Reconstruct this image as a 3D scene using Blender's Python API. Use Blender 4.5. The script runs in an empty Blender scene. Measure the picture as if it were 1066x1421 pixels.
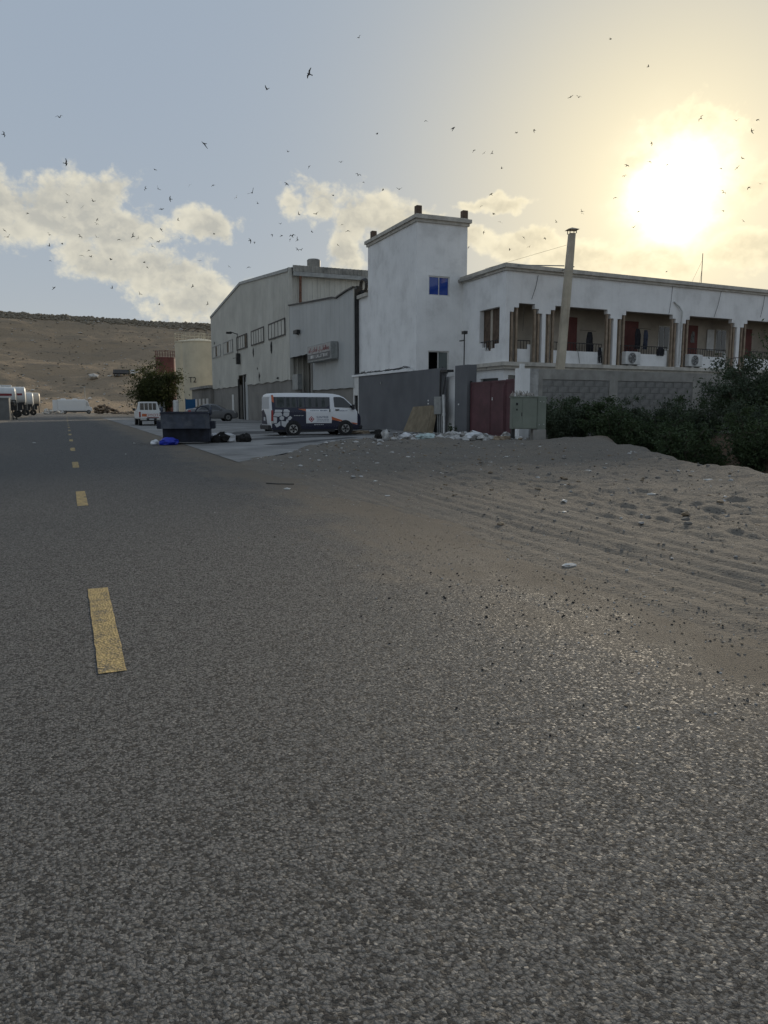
import bpy, bmesh, math, random
import numpy as np
from mathutils import Matrix, Vector, noise as mnoise

rnd = random.Random(11)
scene = bpy.context.scene
col = scene.collection
R = math.radians

# ------------------------------------------------------------------ camera
# world frame: +Y runs along the road, +X to its right, metres, camera 1.4 m above the centre line
cam = bpy.data.cameras.new('camera')
cam.sensor_fit = 'VERTICAL'
cam.sensor_height = 36.0
cam.lens = 36.0 * 1053.0 / 1421.0
cam.clip_end = 6000
cam.clip_start = 0.1
cam_o = bpy.data.objects.new('camera', cam)
cam_o.location = (0, 0, 1.4)
cam_o.rotation_euler = (R(90 - 7.867), 0, R(-22.6))
col.objects.link(cam_o)
scene.camera = cam_o

# ------------------------------------------------------------------ sky, sun, exposure
SUN_AZ, SUN_EL = R(42.83), R(14.3)
SD = Vector((math.sin(SUN_AZ) * math.cos(SUN_EL), math.cos(SUN_AZ) * math.cos(SUN_EL), math.sin(SUN_EL)))
SKY_STRENGTH = 0.10
world = bpy.data.worlds.new('World')
scene.world = world
world.use_nodes = True
WT = world.node_tree
WT.nodes.clear()


class G:
    """small helper to write node graphs as expressions"""
    def __init__(self, tree):
        self.t = tree

    def n(self, typ, **kw):
        nd = self.t.nodes.new(typ)
        for k, v in kw.items():
            setattr(nd, k, v)
        return nd

    def put(self, sock, v):
        if v is None:
            return
        if isinstance(v, bpy.types.NodeSocket):
            self.t.links.new(v, sock)
        else:
            sock.default_value = v

    def m(self, op, a, b=None, c=None, clamp=False):
        nd = self.n('ShaderNodeMath', operation=op, use_clamp=clamp)
        self.put(nd.inputs[0], a); self.put(nd.inputs[1], b); self.put(nd.inputs[2], c)
        return nd.outputs[0]

    def v(self, op, a, b=None):
        nd = self.n('ShaderNodeVectorMath', operation=op)
        self.put(nd.inputs[0], a); self.put(nd.inputs[1], b)
        return nd.outputs['Value'] if op in ('LENGTH', 'DOT_PRODUCT', 'DISTANCE') else nd.outputs[0]

    def mapr(self, x, a, b, c=0.0, d=1.0, smooth=False):
        nd = self.n('ShaderNodeMapRange', clamp=True)
        if smooth:
            nd.interpolation_type = 'SMOOTHSTEP'
        for i, q in enumerate((x, a, b, c, d)):
            self.put(nd.inputs[i], q)
        return nd.outputs[0]

    def mix(self, f, a, b, mode='MIX'):
        nd = self.n('ShaderNodeMix', data_type='RGBA', blend_type=mode)
        self.put(nd.inputs[0], f); self.put(nd.inputs[6], a); self.put(nd.inputs[7], b)
        return nd.outputs[2]

    def noise(self, vec, scale, detail=4, rough=0.5, out=0, dist=0.0):
        nd = self.n('ShaderNodeTexNoise')
        self.put(nd.inputs['Vector'], vec)
        nd.inputs['Scale'].default_value = scale
        nd.inputs['Detail'].default_value = detail
        nd.inputs['Roughness'].default_value = rough
        nd.inputs['Distortion'].default_value = dist
        return nd.outputs[out]

    def voro(self, vec, scale, feature='F1', out='Distance'):
        nd = self.n('ShaderNodeTexVoronoi', feature=feature)
        self.put(nd.inputs['Vector'], vec)
        nd.inputs['Scale'].default_value = scale
        return nd.outputs[out]

    def scale(self, vec, s):
        nd = self.n('ShaderNodeVectorMath', operation='MULTIPLY')
        self.put(nd.inputs[0], vec); nd.inputs[1].default_value = s
        return nd.outputs[0]


def C4(c):
    return (c[0], c[1], c[2], 1.0)


g = G(WT)
sky = g.n('ShaderNodeTexSky', sky_type='NISHITA', sun_disc=False, sun_elevation=SUN_EL,
          sun_rotation=SUN_AZ, altitude=50, air_density=1.0, dust_density=2.2, ozone_density=2.0)
dirn = g.v('NORMALIZE', g.n('ShaderNodeTexCoord').outputs['Generated'])
sep = g.n('ShaderNodeSeparateXYZ'); g.put(sep.inputs[0], dirn)
deg = 180 / math.pi
az = g.m('MULTIPLY', g.m('ARCTAN2', sep.outputs[0], sep.outputs[1]), deg)
el = g.m('MULTIPLY', g.m('ARCSINE', sep.outputs[2]), deg)
comb = g.n('ShaderNodeCombineXYZ'); g.put(comb.inputs[0], az); g.put(comb.inputs[1], el)
ae = comb.outputs[0]
# cumulus banks, (azimuth, elevation, half width, half height) in degrees, all round the horizon
CLOUDS = [(-3, 12.4, 4.8, 2.5), (1, 12.9, 4.2, 2.3), (3.2, 14.0, 2.3, 2.1), (5.0, 12.2, 2.7, 1.7), (7, 9.3, 3.5, 1.8),
          (9.5, 7.4, 3.6, 1.8), (12.5, 5.7, 3.2, 1.5), (3.5, 9.8, 3, 1.6), (10.4, 12.6, 2.5, 1.5),
          (18.0, 14.4, 2.4, 1.9), (20.8, 13.4, 3.3, 2.2), (19.6, 11.4, 2.0, 2.3), (23.6, 13.2, 2.4, 1.6),
          (30.2, 14.2, 2.6, .55), (28.5, 12.0, 2.6, .9), (33.0, 11.3, 3.6, 1.1),
          (37, 10.1, 3.6, 1.3), (42, 9.9, 4, 1.5), (47.5, 10.2, 3.5, 1.6), (43.5, 17.6, 3.4, 1.5), (39.8, 16.2, 1.6, 1.0), (48, 14.6, 2.4, 1.8),
          (-13, 10, 5, 2.6), (-24, 14, 6, 3), (-42, 10, 7, 3), (-70, 12, 8, 3),
          (-108, 11, 8, 3), (-150, 13, 8, 3.5), (168, 10, 8, 3), (130, 12, 8, 3.2), (95, 11, 8, 3), (58, 12, 4, 2), (72, 9, 5, 2)]
wv = g.noise(dirn, 13, 4, 0.6, out=1)
aew = g.v('ADD', ae, g.scale(g.v('SUBTRACT', wv, (.5, .5, .5)), (6.0, 3.6, 0)))
best = None
for (a, e, w, h) in CLOUDS:
    q = g.n('ShaderNodeVectorMath', operation='SUBTRACT'); g.put(q.inputs[0], aew); q.inputs[1].default_value = (a, e, 0)
    q2 = g.scale(q.outputs[0], (1 / w, 1 / h, 0))
    ln = g.v('LENGTH', q2)
    best = ln if best is None else g.m('SMOOTH_MIN', best, ln, 0.25)
blob = g.m('SUBTRACT', 1.0, best)
nv = g.scale(dirn, (1, 1, 1.2))
nA = g.noise(nv, 20, 8, 0.58)


def puffs(vec, detail):
    nd = g.n('ShaderNodeTexVoronoi', feature='F1', normalize=True)
    g.put(nd.inputs['Vector'], vec)
    nd.inputs['Scale'].default_value = 30; nd.inputs['Detail'].default_value = detail
    nd.inputs['Roughness'].default_value = .55; nd.inputs['Lacunarity'].default_value = 2.3
    return nd.outputs['Distance']


wob = g.scale(g.v('SUBTRACT', g.noise(nv, 45, 3, 0.6, out=1), (.5, .5, .5)), (.022, .022, .022))
pv = g.v('ADD', nv, wob)
pA = puffs(pv, 3.0)
sh = g.n('ShaderNodeVectorMath', operation='ADD'); g.put(sh.inputs[0], nv)
sh.inputs[1].default_value = tuple(SD * 0.006 + Vector((0, 0, 0.009)))
pB = puffs(g.v('ADD', sh.outputs[0], wob), 2.0)
dens = g.m('ADD', g.m('SUBTRACT', blob, 0.06), g.m('MULTIPLY', g.m('SUBTRACT', nA, 0.5), 2.2))
dens = g.m('ADD', dens, g.m('MULTIPLY', g.m('SUBTRACT', 0.36, pA), 1.5))
alpha = g.mapr(dens, -0.06, 0.50, 0, 1, True)
thick = g.mapr(g.m('ADD', g.m('MULTIPLY', blob, 1.0), g.m('MULTIPLY', g.m('SUBTRACT', g.noise(sh.outputs[0], 20, 4, 0.55), 0.5), 1.4)), 0.02, 0.75, 0, 1, True)
rim = g.mapr(g.m('SUBTRACT', pB, pA), -0.10, 0.16, 0, 1)
# angle to the sun gives the aureole of the hazy air
cosang = g.v('DOT_PRODUCT', dirn, tuple(SD))
ang = g.m('MULTIPLY', g.m('ARCCOSINE', g.m('MINIMUM', cosang, 0.999999)), deg)


def gauss(x, s):
    q = g.m('DIVIDE', x, s)
    return g.m('EXPONENT', g.m('MULTIPLY', g.m('MULTIPLY', q, q), -1.0))


angc = g.m('ADD', ang, g.m('MULTIPLY', g.m('SUBTRACT', g.noise(nv, 16, 5, 0.6), 0.5), 4.5))
glow_core = gauss(angc, 2.3)
glow_mid = g.m('EXPONENT', g.m('MULTIPLY', ang, -1 / 4.5))
glow_wide = gauss(ang, 16.0)
base = sky.outputs[0]


def scl(colr, f):
    return g.mix(1.0, colr, f, 'MULTIPLY')


def grey(x):
    nd = g.n('ShaderNodeCombineColor')
    for i in range(3):
        g.put(nd.inputs[i], x)
    return nd.outputs[0]


K = 1.0 / SKY_STRENGTH
glow = g.mix(1.0, scl(grey(glow_wide), C4((0.170 * K, 0.122 * K, 0.034 * K))),
             scl(grey(glow_mid), C4((0.20 * K, 0.175 * K, 0.095 * K))), 'ADD')
glow = g.mix(1.0, glow, scl(grey(glow_core), C4((0.70 * K, 0.68 * K, 0.60 * K))), 'ADD')
air = g.mix(1.0, scl(base, C4((0.018, 0.018, 0.02))), C4((0.132 * K, 0.160 * K, 0.196 * K)), 'ADD')
air = g.mix(g.m('MULTIPLY', glow_wide, 0.45), air, C4((0.17 * K, 0.165 * K, 0.13 * K)))
lowhaze = g.m('EXPONENT', g.m('MULTIPLY', g.m('MAXIMUM', el, 0.0), -1 / 8.5))
air = g.mix(g.m('MULTIPLY', lowhaze, 0.72), air, C4((0.245 * K, 0.245 * K, 0.222 * K)))
clear = g.mix(1.0, air, glow, 'ADD')
shade = g.mix(rim, C4((0.21 * K, 0.205 * K, 0.18 * K)), C4((0.28 * K, 0.266 * K, 0.22 * K)))
body = g.mix(thick, C4((0.335 * K, 0.316 * K, 0.255 * K)), shade)
cloud = g.mix(1.0, body, scl(glow, C4((0.8, 0.8, 0.85))), 'ADD')
final = g.mix(g.m('MULTIPLY', alpha, 0.88), clear, cloud)
bg = g.n('ShaderNodeBackground')
g.put(bg.inputs[0], final); bg.inputs[1].default_value = SKY_STRENGTH
world.cycles.sampling_method = 'MANUAL'; world.cycles.sample_map_resolution = 512
wo = g.n('ShaderNodeOutputWorld'); WT.links.new(bg.outputs[0], wo.inputs[0])

sun = bpy.data.lights.new('sun', 'SUN')
sun.energy = 1.35
sun.angle = R(8.0)
sun.color = (1.0, 0.87, 0.68)
sun_o = bpy.data.objects.new('sun', sun)
sun_o.rotation_euler = (-SD).to_track_quat('-Z', 'Y').to_euler()
sun_o.location = (30, 30, 40)
col.objects.link(sun_o)
scene.view_settings.view_transform = 'Standard'
scene.view_settings.look = 'None'
scene.view_settings.gamma = 1.0
scene.view_settings.use_curve_mapping = False
scene.view_settings.exposure = 1.27

# ------------------------------------------------------------------ helpers
MW = {}                       # root Empty -> its world matrix, so parts can be given in world metres


class MB:
    """collects vertices and faces; build() links them as ONE mesh object"""
    def __init__(self, M=None):
        self.v, self.f, self.mi, self.cur, self.M = [], [], [], 0, M

    def add(self, vs, fs):
        o = len(self.v)
        for p in vs:
            p = Vector(p)
            self.v.append(self.M @ p if self.M else p)
        for f in fs:
            self.f.append([i + o for i in f]); self.mi.append(self.cur)
        return self

    def box(self, x0, x1, y0, y1, z0, z1):
        return self.add([(x0, y0, z0), (x1, y0, z0), (x1, y1, z0), (x0, y1, z0), (x0, y0, z1), (x1, y0, z1), (x1, y1, z1), (x0, y1, z1)],
                        [(0, 3, 2, 1), (4, 5, 6, 7), (0, 1, 5, 4), (1, 2, 6, 5), (2, 3, 7, 6), (3, 0, 4, 7)])

    def prism(self, poly, axis, a, b):
        """poly of 2D points extruded along axis 'x','y' or 'z' from a to b"""
        def P(p, t):
            return {'x': (t, p[0], p[1]), 'y': (p[0], t, p[1]), 'z': (p[0], p[1], t)}[axis]
        n = len(poly)
        vs = [P(p, a) for p in poly] + [P(p, b) for p in poly]
        fs = [tuple(range(n)), tuple(reversed(range(n, 2 * n)))]
        fs += [(i, i + n, (i + 1) % n + n, (i + 1) % n) for i in range(n)]
        return self.add(vs, fs)

    def bar(self, p0, p1, w, d=None, up=(0, 0, 1)):
        p0, p1 = Vector(p0), Vector(p1); d = d or w
        t = (p1 - p0).normalized(); u = Vector(up)
        if abs(t.dot(u)) > .95:
            u = Vector((1, 0, 0))
        s = t.cross(u).normalized() * w / 2; q = t.cross(s).normalized() * d / 2
        vs = [p + a * s + b * q for p in (p0, p1) for a, b in ((-1, -1), (1, -1), (1, 1), (-1, 1))]
        return self.add(vs, [(0, 1, 2, 3), (7, 6, 5, 4), (0, 4, 5, 1), (1, 5, 6, 2), (2, 6, 7, 3), (3, 7, 4, 0)])

    def tube(self, path, r, n=6, caps=True):
        path = [Vector(p) for p in path]
        rs = r if isinstance(r, (list, tuple)) else [r] * len(path)
        vs = []
        for i, p in enumerate(path):
            t = (path[min(i + 1, len(path) - 1)] - path[max(i - 1, 0)])
            t = t.normalized() if t.length > 1e-9 else Vector((0, 0, 1))
            u = Vector((0, 0, 1)) if abs(t.z) < .9 else Vector((1, 0, 0))
            s = t.cross(u).normalized(); q = t.cross(s).normalized()
            for k in range(n):
                a = 2 * math.pi * k / n
                vs.append(p + (s * math.cos(a) + q * math.sin(a)) * rs[i])
        fs = []
        for i in range(len(path) - 1):
            for k in range(n):
                fs.append((i * n + k, i * n + (k + 1) % n, (i + 1) * n + (k + 1) % n, (i + 1) * n + k))
        if caps:
            fs.append(tuple(reversed(range(n)))); fs.append(tuple(range((len(path) - 1) * n, len(path) * n)))
        return self.add(vs, fs)

    def lathe(self, prof, c=(0, 0, 0), n=24, axis='z', a0=0, a1=2 * math.pi):
        """prof: list of (radius, height)"""
        full = abs(a1 - a0 - 2 * math.pi) < 1e-6
        m = n if full else n + 1
        vs, fs = [], []
        for (r, h) in prof:
            for k in range(m):
                a = a0 + (a1 - a0) * k / n
                p = (r * math.cos(a), r * math.sin(a), h)
                if axis == 'x':
                    p = (p[2], p[0], p[1])
                elif axis == 'y':
                    p = (p[0], p[2], p[1])
                vs.append((p[0] + c[0], p[1] + c[1], p[2] + c[2]))
        for i in range(len(prof) - 1):
            for k in range(m if full else n):
                fs.append((i * m + k, i * m + (k + 1) % m, (i + 1) * m + (k + 1) % m, (i + 1) * m + k))
        return self.add(vs, fs)

    def build(self, name, mat, parent=None, smooth=None, bevel=None, fixn=True, local=False):
        me = bpy.data.meshes.new(name)
        vs = self.v
        if parent is not None and not local:
            p = parent
            while p.parent is not None:
                p = p.parent
            if p.name in MW:
                inv = MW[p.name].inverted()
                vs = [inv @ q for q in vs]
        me.from_pydata([tuple(q) for q in vs], [], self.f)
        mats = mat if isinstance(mat, (list, tuple)) else [mat]
        for mt in mats:
            me.materials.append(mt)
        if len(mats) > 1:
            me.polygons.foreach_set('material_index', self.mi)
        if fixn:
            bm = bmesh.new(); bm.from_mesh(me)
            bmesh.ops.recalc_face_normals(bm, faces=bm.faces)
            if bevel:
                bmesh.ops.bevel(bm, geom=list(bm.edges), offset=bevel, segments=1, affect='EDGES', clamp_overlap=True)
            bm.to_mesh(me); bm.free()
        if smooth is not None:
            me.polygons.foreach_set('use_smooth', [True] * len(me.polygons))
            me.set_sharp_from_angle(angle=R(smooth))
        o = bpy.data.objects.new(name, me)
        col.objects.link(o)
        if parent is not None:
            o.parent = parent
        return o


def tag(o, label, cat, group=None):
    o['label'] = label; o['category'] = cat
    if group:
        o['group'] = group
    return o


def thing(name, label, cat, loc=(0, 0, 0), rz=0.0, group=None):
    o = bpy.data.objects.new(name, None)
    o.empty_display_size = 0.3
    col.objects.link(o)
    o.location = loc; o.rotation_euler = (0, 0, rz)
    MW[o.name] = Matrix.Translation(Vector(loc)) @ Matrix.Rotation(rz, 4, 'Z')
    return tag(o, label, cat, group)


def struct(o, kind='structure'):
    o['kind'] = kind
    return o


def copy_tree(o, parent=None):
    c = o.copy(); col.objects.link(c); c.parent = parent
    for ch in list(o.children):
        copy_tree(ch, c)
    return c


def text_mesh(s, size, ext=0.002):
    cu = bpy.data.curves.new('lettering', 'FONT')
    cu.body = s; cu.size = size; cu.extrude = ext; cu.align_x = 'CENTER'; cu.align_y = 'CENTER'
    o = bpy.data.objects.new('lettering', cu)
    me = bpy.data.meshes.new_from_object(o)
    bpy.data.objects.remove(o); bpy.data.curves.remove(cu)
    return me


def lettering(s, size, mat, parent, M, sx=1.0, name='lettering'):
    """M: world (or local to parent) matrix, text lies in its XY plane"""
    me = text_mesh(s, size)
    me.transform(M @ Matrix.Diagonal((sx, 1, 1, 1)))
    p = parent
    while p.parent is not None:
        p = p.parent
    me.materials.clear(); me.materials.append(mat)
    o = bpy.data.objects.new(name, me); col.objects.link(o); o.parent = parent
    return o


# ------------------------------------------------------------------ materials
def mat(name, c, rough=0.8, metal=0.0, var=0.12, vs=1.5, bump=0.0, bs=30.0, streak=0.0, streak_c=(.1, .09, .08), spec=0.4,
        blot=0.0, blot_c=(.2, .18, .15), blot_s=0.6, c2=None, grain=0.0):
    m = bpy.data.materials.new(name); m.use_nodes = True
    t = m.node_tree; q = G(t)
    b = t.nodes['Principled BSDF']
    co = q.n('ShaderNodeTexCoord').outputs['Object']
    colr = C4(c)
    if var or c2:
        f = q.noise(co, vs, 6, 0.6)
        d = c2 if c2 else tuple(max(0, x * (1 - 2.2 * var)) for x in c)
        lo = tuple(min(1, x * (1 + .6 * var)) for x in c)
        colr = q.mix(q.mapr(f, .3, .7), C4(lo), C4(d))
    if blot:
        f = q.noise(co, blot_s, 7, 0.65)
        colr = q.mix(q.mapr(f, .52, .68, 0, blot), colr, C4(blot_c))
    if streak:
        sv = q.scale(co, (3.5, 3.5, 0.22))
        f = q.noise(sv, 1.3, 6, 0.65)
        colr = q.mix(q.mapr(f, .5, .78, 0, streak), colr, C4(streak_c))
    if grain:
        f = q.noise(co, bs * 2.2, 3, 0.6)
        colr = q.mix(q.mapr(f, .35, .7, 0, grain), colr, C4(tuple(x * .45 for x in c)))
    q.put(b.inputs['Base Color'], colr)
    b.inputs['Roughness'].default_value = rough
    b.inputs['Metallic'].default_value = metal
    b.inputs['Specular IOR Level'].default_value = spec
    if bump:
        bn = q.n('ShaderNodeBump'); bn.inputs['Strength'].default_value = bump
        bn.inputs['Distance'].default_value = 0.02
        q.put(bn.inputs['Height'], q.noise(co, bs, 5, 0.6))
        q.put(b.inputs['Normal'], bn.outputs[0])
    return m
# ------------------------------------------------------------------ terrain height
def lattice(seed, n=256):
    return np.random.RandomState(seed).rand(n, n)


_L = [lattice(i) for i in range(8)]


def vnoise(x, y, k=0):
    T = _L[k % 8]
    xi = np.floor(x).astype(int); yi = np.floor(y).astype(int)
    fx = x - xi; fy = y - yi
    fx = fx * fx * (3 - 2 * fx); fy = fy * fy * (3 - 2 * fy)
    a = T[xi % 256, yi % 256]; b = T[(xi + 1) % 256, yi % 256]; c = T[xi % 256, (yi + 1) % 256]; d = T[(xi + 1) % 256, (yi + 1) % 256]
    return (a * (1 - fx) + b * fx) * (1 - fy) + (c * (1 - fx) + d * fx) * fy - 0.5


def fbm(x, y, o=4, k=0):
    s = 0; a = 1.0
    for i in range(o):
        s = s + a * vnoise(x * 2 ** i + 17.3 * i, y * 2 ** i - 9.1 * i, k + i); a *= .5
    return s


def sst(a, b, x):
    t = np.clip((x - a) / (b - a), 0, 1)
    return t * t * (3 - 2 * t)


def ditch_edge(y):
    return np.interp(y, [-10, 8, 10.8, 12.4, 17, 21, 25, 28.5], [12.6, 12.4, 12.7, 13.3, 15.0, 17.3, 19.6, 23])


AP = np.array([(4.0, 19.4), (7.1, 24.2), (13.3, 33.0), (18.6, 34.8)])   # near edge of the concrete apron


def apron_in(x, y):
    """metres inside the apron, negative outside"""
    return (y - np.interp(x, AP[:, 0], AP[:, 1])) * 0.66


def gz(x, y):
    x = np.asarray(x, float); y = np.asarray(y, float)
    wob = fbm(y * .22, x * .05, 4, 1) * 1.1
    s = sst(2.4, 5.2, x + wob)
    sand = -0.040 + 0.080 * s + .03 * s * fbm(x * .35, y * .35, 3, 2) + .016 * sst(0, .4, s) * (1 - sst(.6, 1, s)) * fbm(x * 5.5, y * 3.0, 4, 6)
    rough = sst(5.0, 7.5, x + .8 * fbm(y * .3, x * .3, 2, 3))
    sand = sand + s * (.012 + .06 * rough) * fbm(x * 2.6, y * 2.6, 4, 4) + rough * .035 * fbm(x * 7, y * 7, 3, 5)
    # wind and tyre ripples on the loose sand to the right
    ph = x * 0.55 - y * 0.9 + 1.6 * fbm(x * .4, y * .4, 3, 6)
    rp = np.abs(np.sin(ph * 5.2)) * sst(6.2, 7.6, x) * (1 - sst(11, 12.4, x)) * (1 - sst(8.5, 12.5, y))
    sand = sand + .022 * rp
    # wheel ruts swinging off the road
    for c0, k, w, dp in ((3.75, .010, .05, .007), (3.95, .010, .04, .008), (4.2, .010, .06, .012), (4.45, .012, .05, .012), (4.75, .014, .05, .016), (5.0, .016, .07, .018), (5.3, .016, .05, .016), (5.6, .018, .08, .02), (6.1, .02, .06, .018), (6.6, .022, .09, .02), (7.2, .024, .06, .016)):
        cx = c0 + k * (y - 5.5) ** 2 * np.sign(y - 5.5) * .35 + .06 * fbm(y * .5, y * 0 + c0, 2, 3)
        d = (x - cx) / w
        tread = .8 + .9 * vnoise(y * 2.2 + c0 * 9, y * 0 + c0, 4)
        dp = dp * 1.25
        sand = sand - dp * tread * np.exp(-d * d) * s + dp * .55 * np.exp(-(np.abs(d) - 1.7) ** 2 * 2) * s
    # long bar of bulldozed sand by the cabinet
    sand = sand + .24 * np.exp(-((x - 17.3) / 2.0) ** 2 - ((y - 23.2) / 1.6) ** 2) + .22 * np.exp(-((x - 14.6) / 1.6) ** 2 - ((y - 19.2) / 2.2) ** 2)
    sand = sand + .16 * np.exp(-((x - 11.5) / 4.5) ** 2 - ((y - 25.8) / 1.5) ** 2) * (1 + 1.2 * fbm(x * .9, y * .9, 3, 2))
    d = x - ditch_edge(y) + .7 * fbm(x * .5, y * .5, 3, 5)
    near = (1 - sst(25.0, 27.5, y)) * sst(-6, 4, y)
    sand = sand + near * (.10 * np.exp(-((d + .25) / .5) ** 2) - 1.35 * sst(0, 1.5, d) * (1 - sst(4.4, 5.6, d)) + .22 * sst(4.6, 5.6, d))
    # dips under the apron
    inn = apron_in(x, y) + .9 * fbm(x * .5, y * .5, 3, 6)
    cov = sst(-.5, .9, inn) * (1 - sst(18.9, 19.4, x)) * sst(3.4, 4.0, x)
    sand = sand * (1 - cov) - .06 * cov
    far = np.maximum(sst(60, 110, np.hypot(x, y)), sst(-4, -9, x))
    z = sand * (1 - far) + far * -.05
    left = sst(-4.6, -6.2, x + .5 * fbm(y * .3, x * .3, 3, 2))
    z = z + left * (.05 + .06 * fbm(x * .8, y * .8, 3, 3))
    return z


def axis_steps(segs):
    out = []
    for a, b, st in segs:
        out.append(np.arange(a, b, st))
    return np.unique(np.round(np.concatenate(out + [[segs[-1][1]]]), 4))


def grid_mesh(name, X, Y, fz, m):
    XX, YY = np.meshgrid(X, Y, indexing='ij')
    ZZ = fz(XX, YY)
    nx, ny = len(X), len(Y)
    co = np.stack([XX, YY, ZZ], -1).reshape(-1, 3)
    i = np.arange(nx - 1)[:, None] * ny + np.arange(ny - 1)[None, :]
    F = np.stack([i, i + ny, i + ny + 1, i + 1], -1).reshape(-1, 4)
    me = bpy.data.meshes.new(name)
    me.vertices.add(len(co)); me.vertices.foreach_set('co', co.ravel())
    me.loops.add(F.size); me.loops.foreach_set('vertex_index', F.ravel())
    me.polygons.add(len(F)); me.polygons.foreach_set('loop_start', np.arange(len(F)) * 4)
    me.polygons.foreach_set('use_smooth', np.ones(len(F), bool))
    me.update(calc_edges=True); me.validate()
    me.materials.append(m)
    o = bpy.data.objects.new(name, me); col.objects.link(o)
    return o


# ground materials ---------------------------------------------------------
def sand_material():
    m = bpy.data.materials.new('dusty_sand'); m.use_nodes = True
    t = m.node_tree; q = G(t); b = t.nodes['Principled BSDF']
    co = q.n('ShaderNodeTexCoord').outputs['Object']
    big = q.noise(co, .35, 6, .6)
    c = q.mix(q.mapr(big, .35, .65), C4((.225, .195, .158)), C4((.180, .166, .145)))
    sx = q.n('ShaderNodeSeparateXYZ'); q.put(sx.inputs[0], co)
    c = q.mix(q.m('MULTIPLY', q.mapr(sx.outputs[0], 17.5, 19.0), q.mapr(sx.outputs[1], 27, 25)), c, C4((.15, .095, .055)))
    mid = q.noise(co, 3.0, 6, .65)
    c = q.mix(q.mapr(mid, .45, .72, 0, .55), c, C4((.18, .162, .140)))
    # small stones, dark and pale
    vo = q.n('ShaderNodeTexVoronoi'); q.put(vo.inputs['Vector'], co); vo.inputs['Scale'].default_value = 20
    st = q.mapr(vo.outputs['Distance'], .20, .28, 1, 0)
    pick = q.n('ShaderNodeSeparateColor'); q.put(pick.inputs[0], vo.outputs['Color'])
    c = q.mix(q.m('MULTIPLY', st, q.mapr(pick.outputs[0], .55, .58)), c, C4((.075, .07, .065)))
    c = q.mix(q.m('MULTIPLY', st, q.mapr(pick.outputs[1], .90, .91)), c, C4((.42, .40, .37)))
    fine = q.noise(co, 90, 3, .6)
    c = q.mix(q.mapr(fine, .42, .66, 0, .45), c, C4((.13, .115, .098)))
    q.put(b.inputs['Base Color'], c)
    b.inputs['Roughness'].default_value = .95; b.inputs['Specular IOR Level'].default_value = .15
    bn = q.n('ShaderNodeBump'); bn.inputs['Strength'].default_value = 1; bn.inputs['Distance'].default_value = .035
    hh = q.m('ADD', q.m('ADD', q.noise(co, 22, 6, .7), q.m('MULTIPLY', q.noise(co, 7, 5, .7), 1.6)), q.m('MULTIPLY', st, .35))
    q.put(bn.inputs['Height'], hh); q.put(b.inputs['Normal'], bn.outputs[0])
    return m


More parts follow.
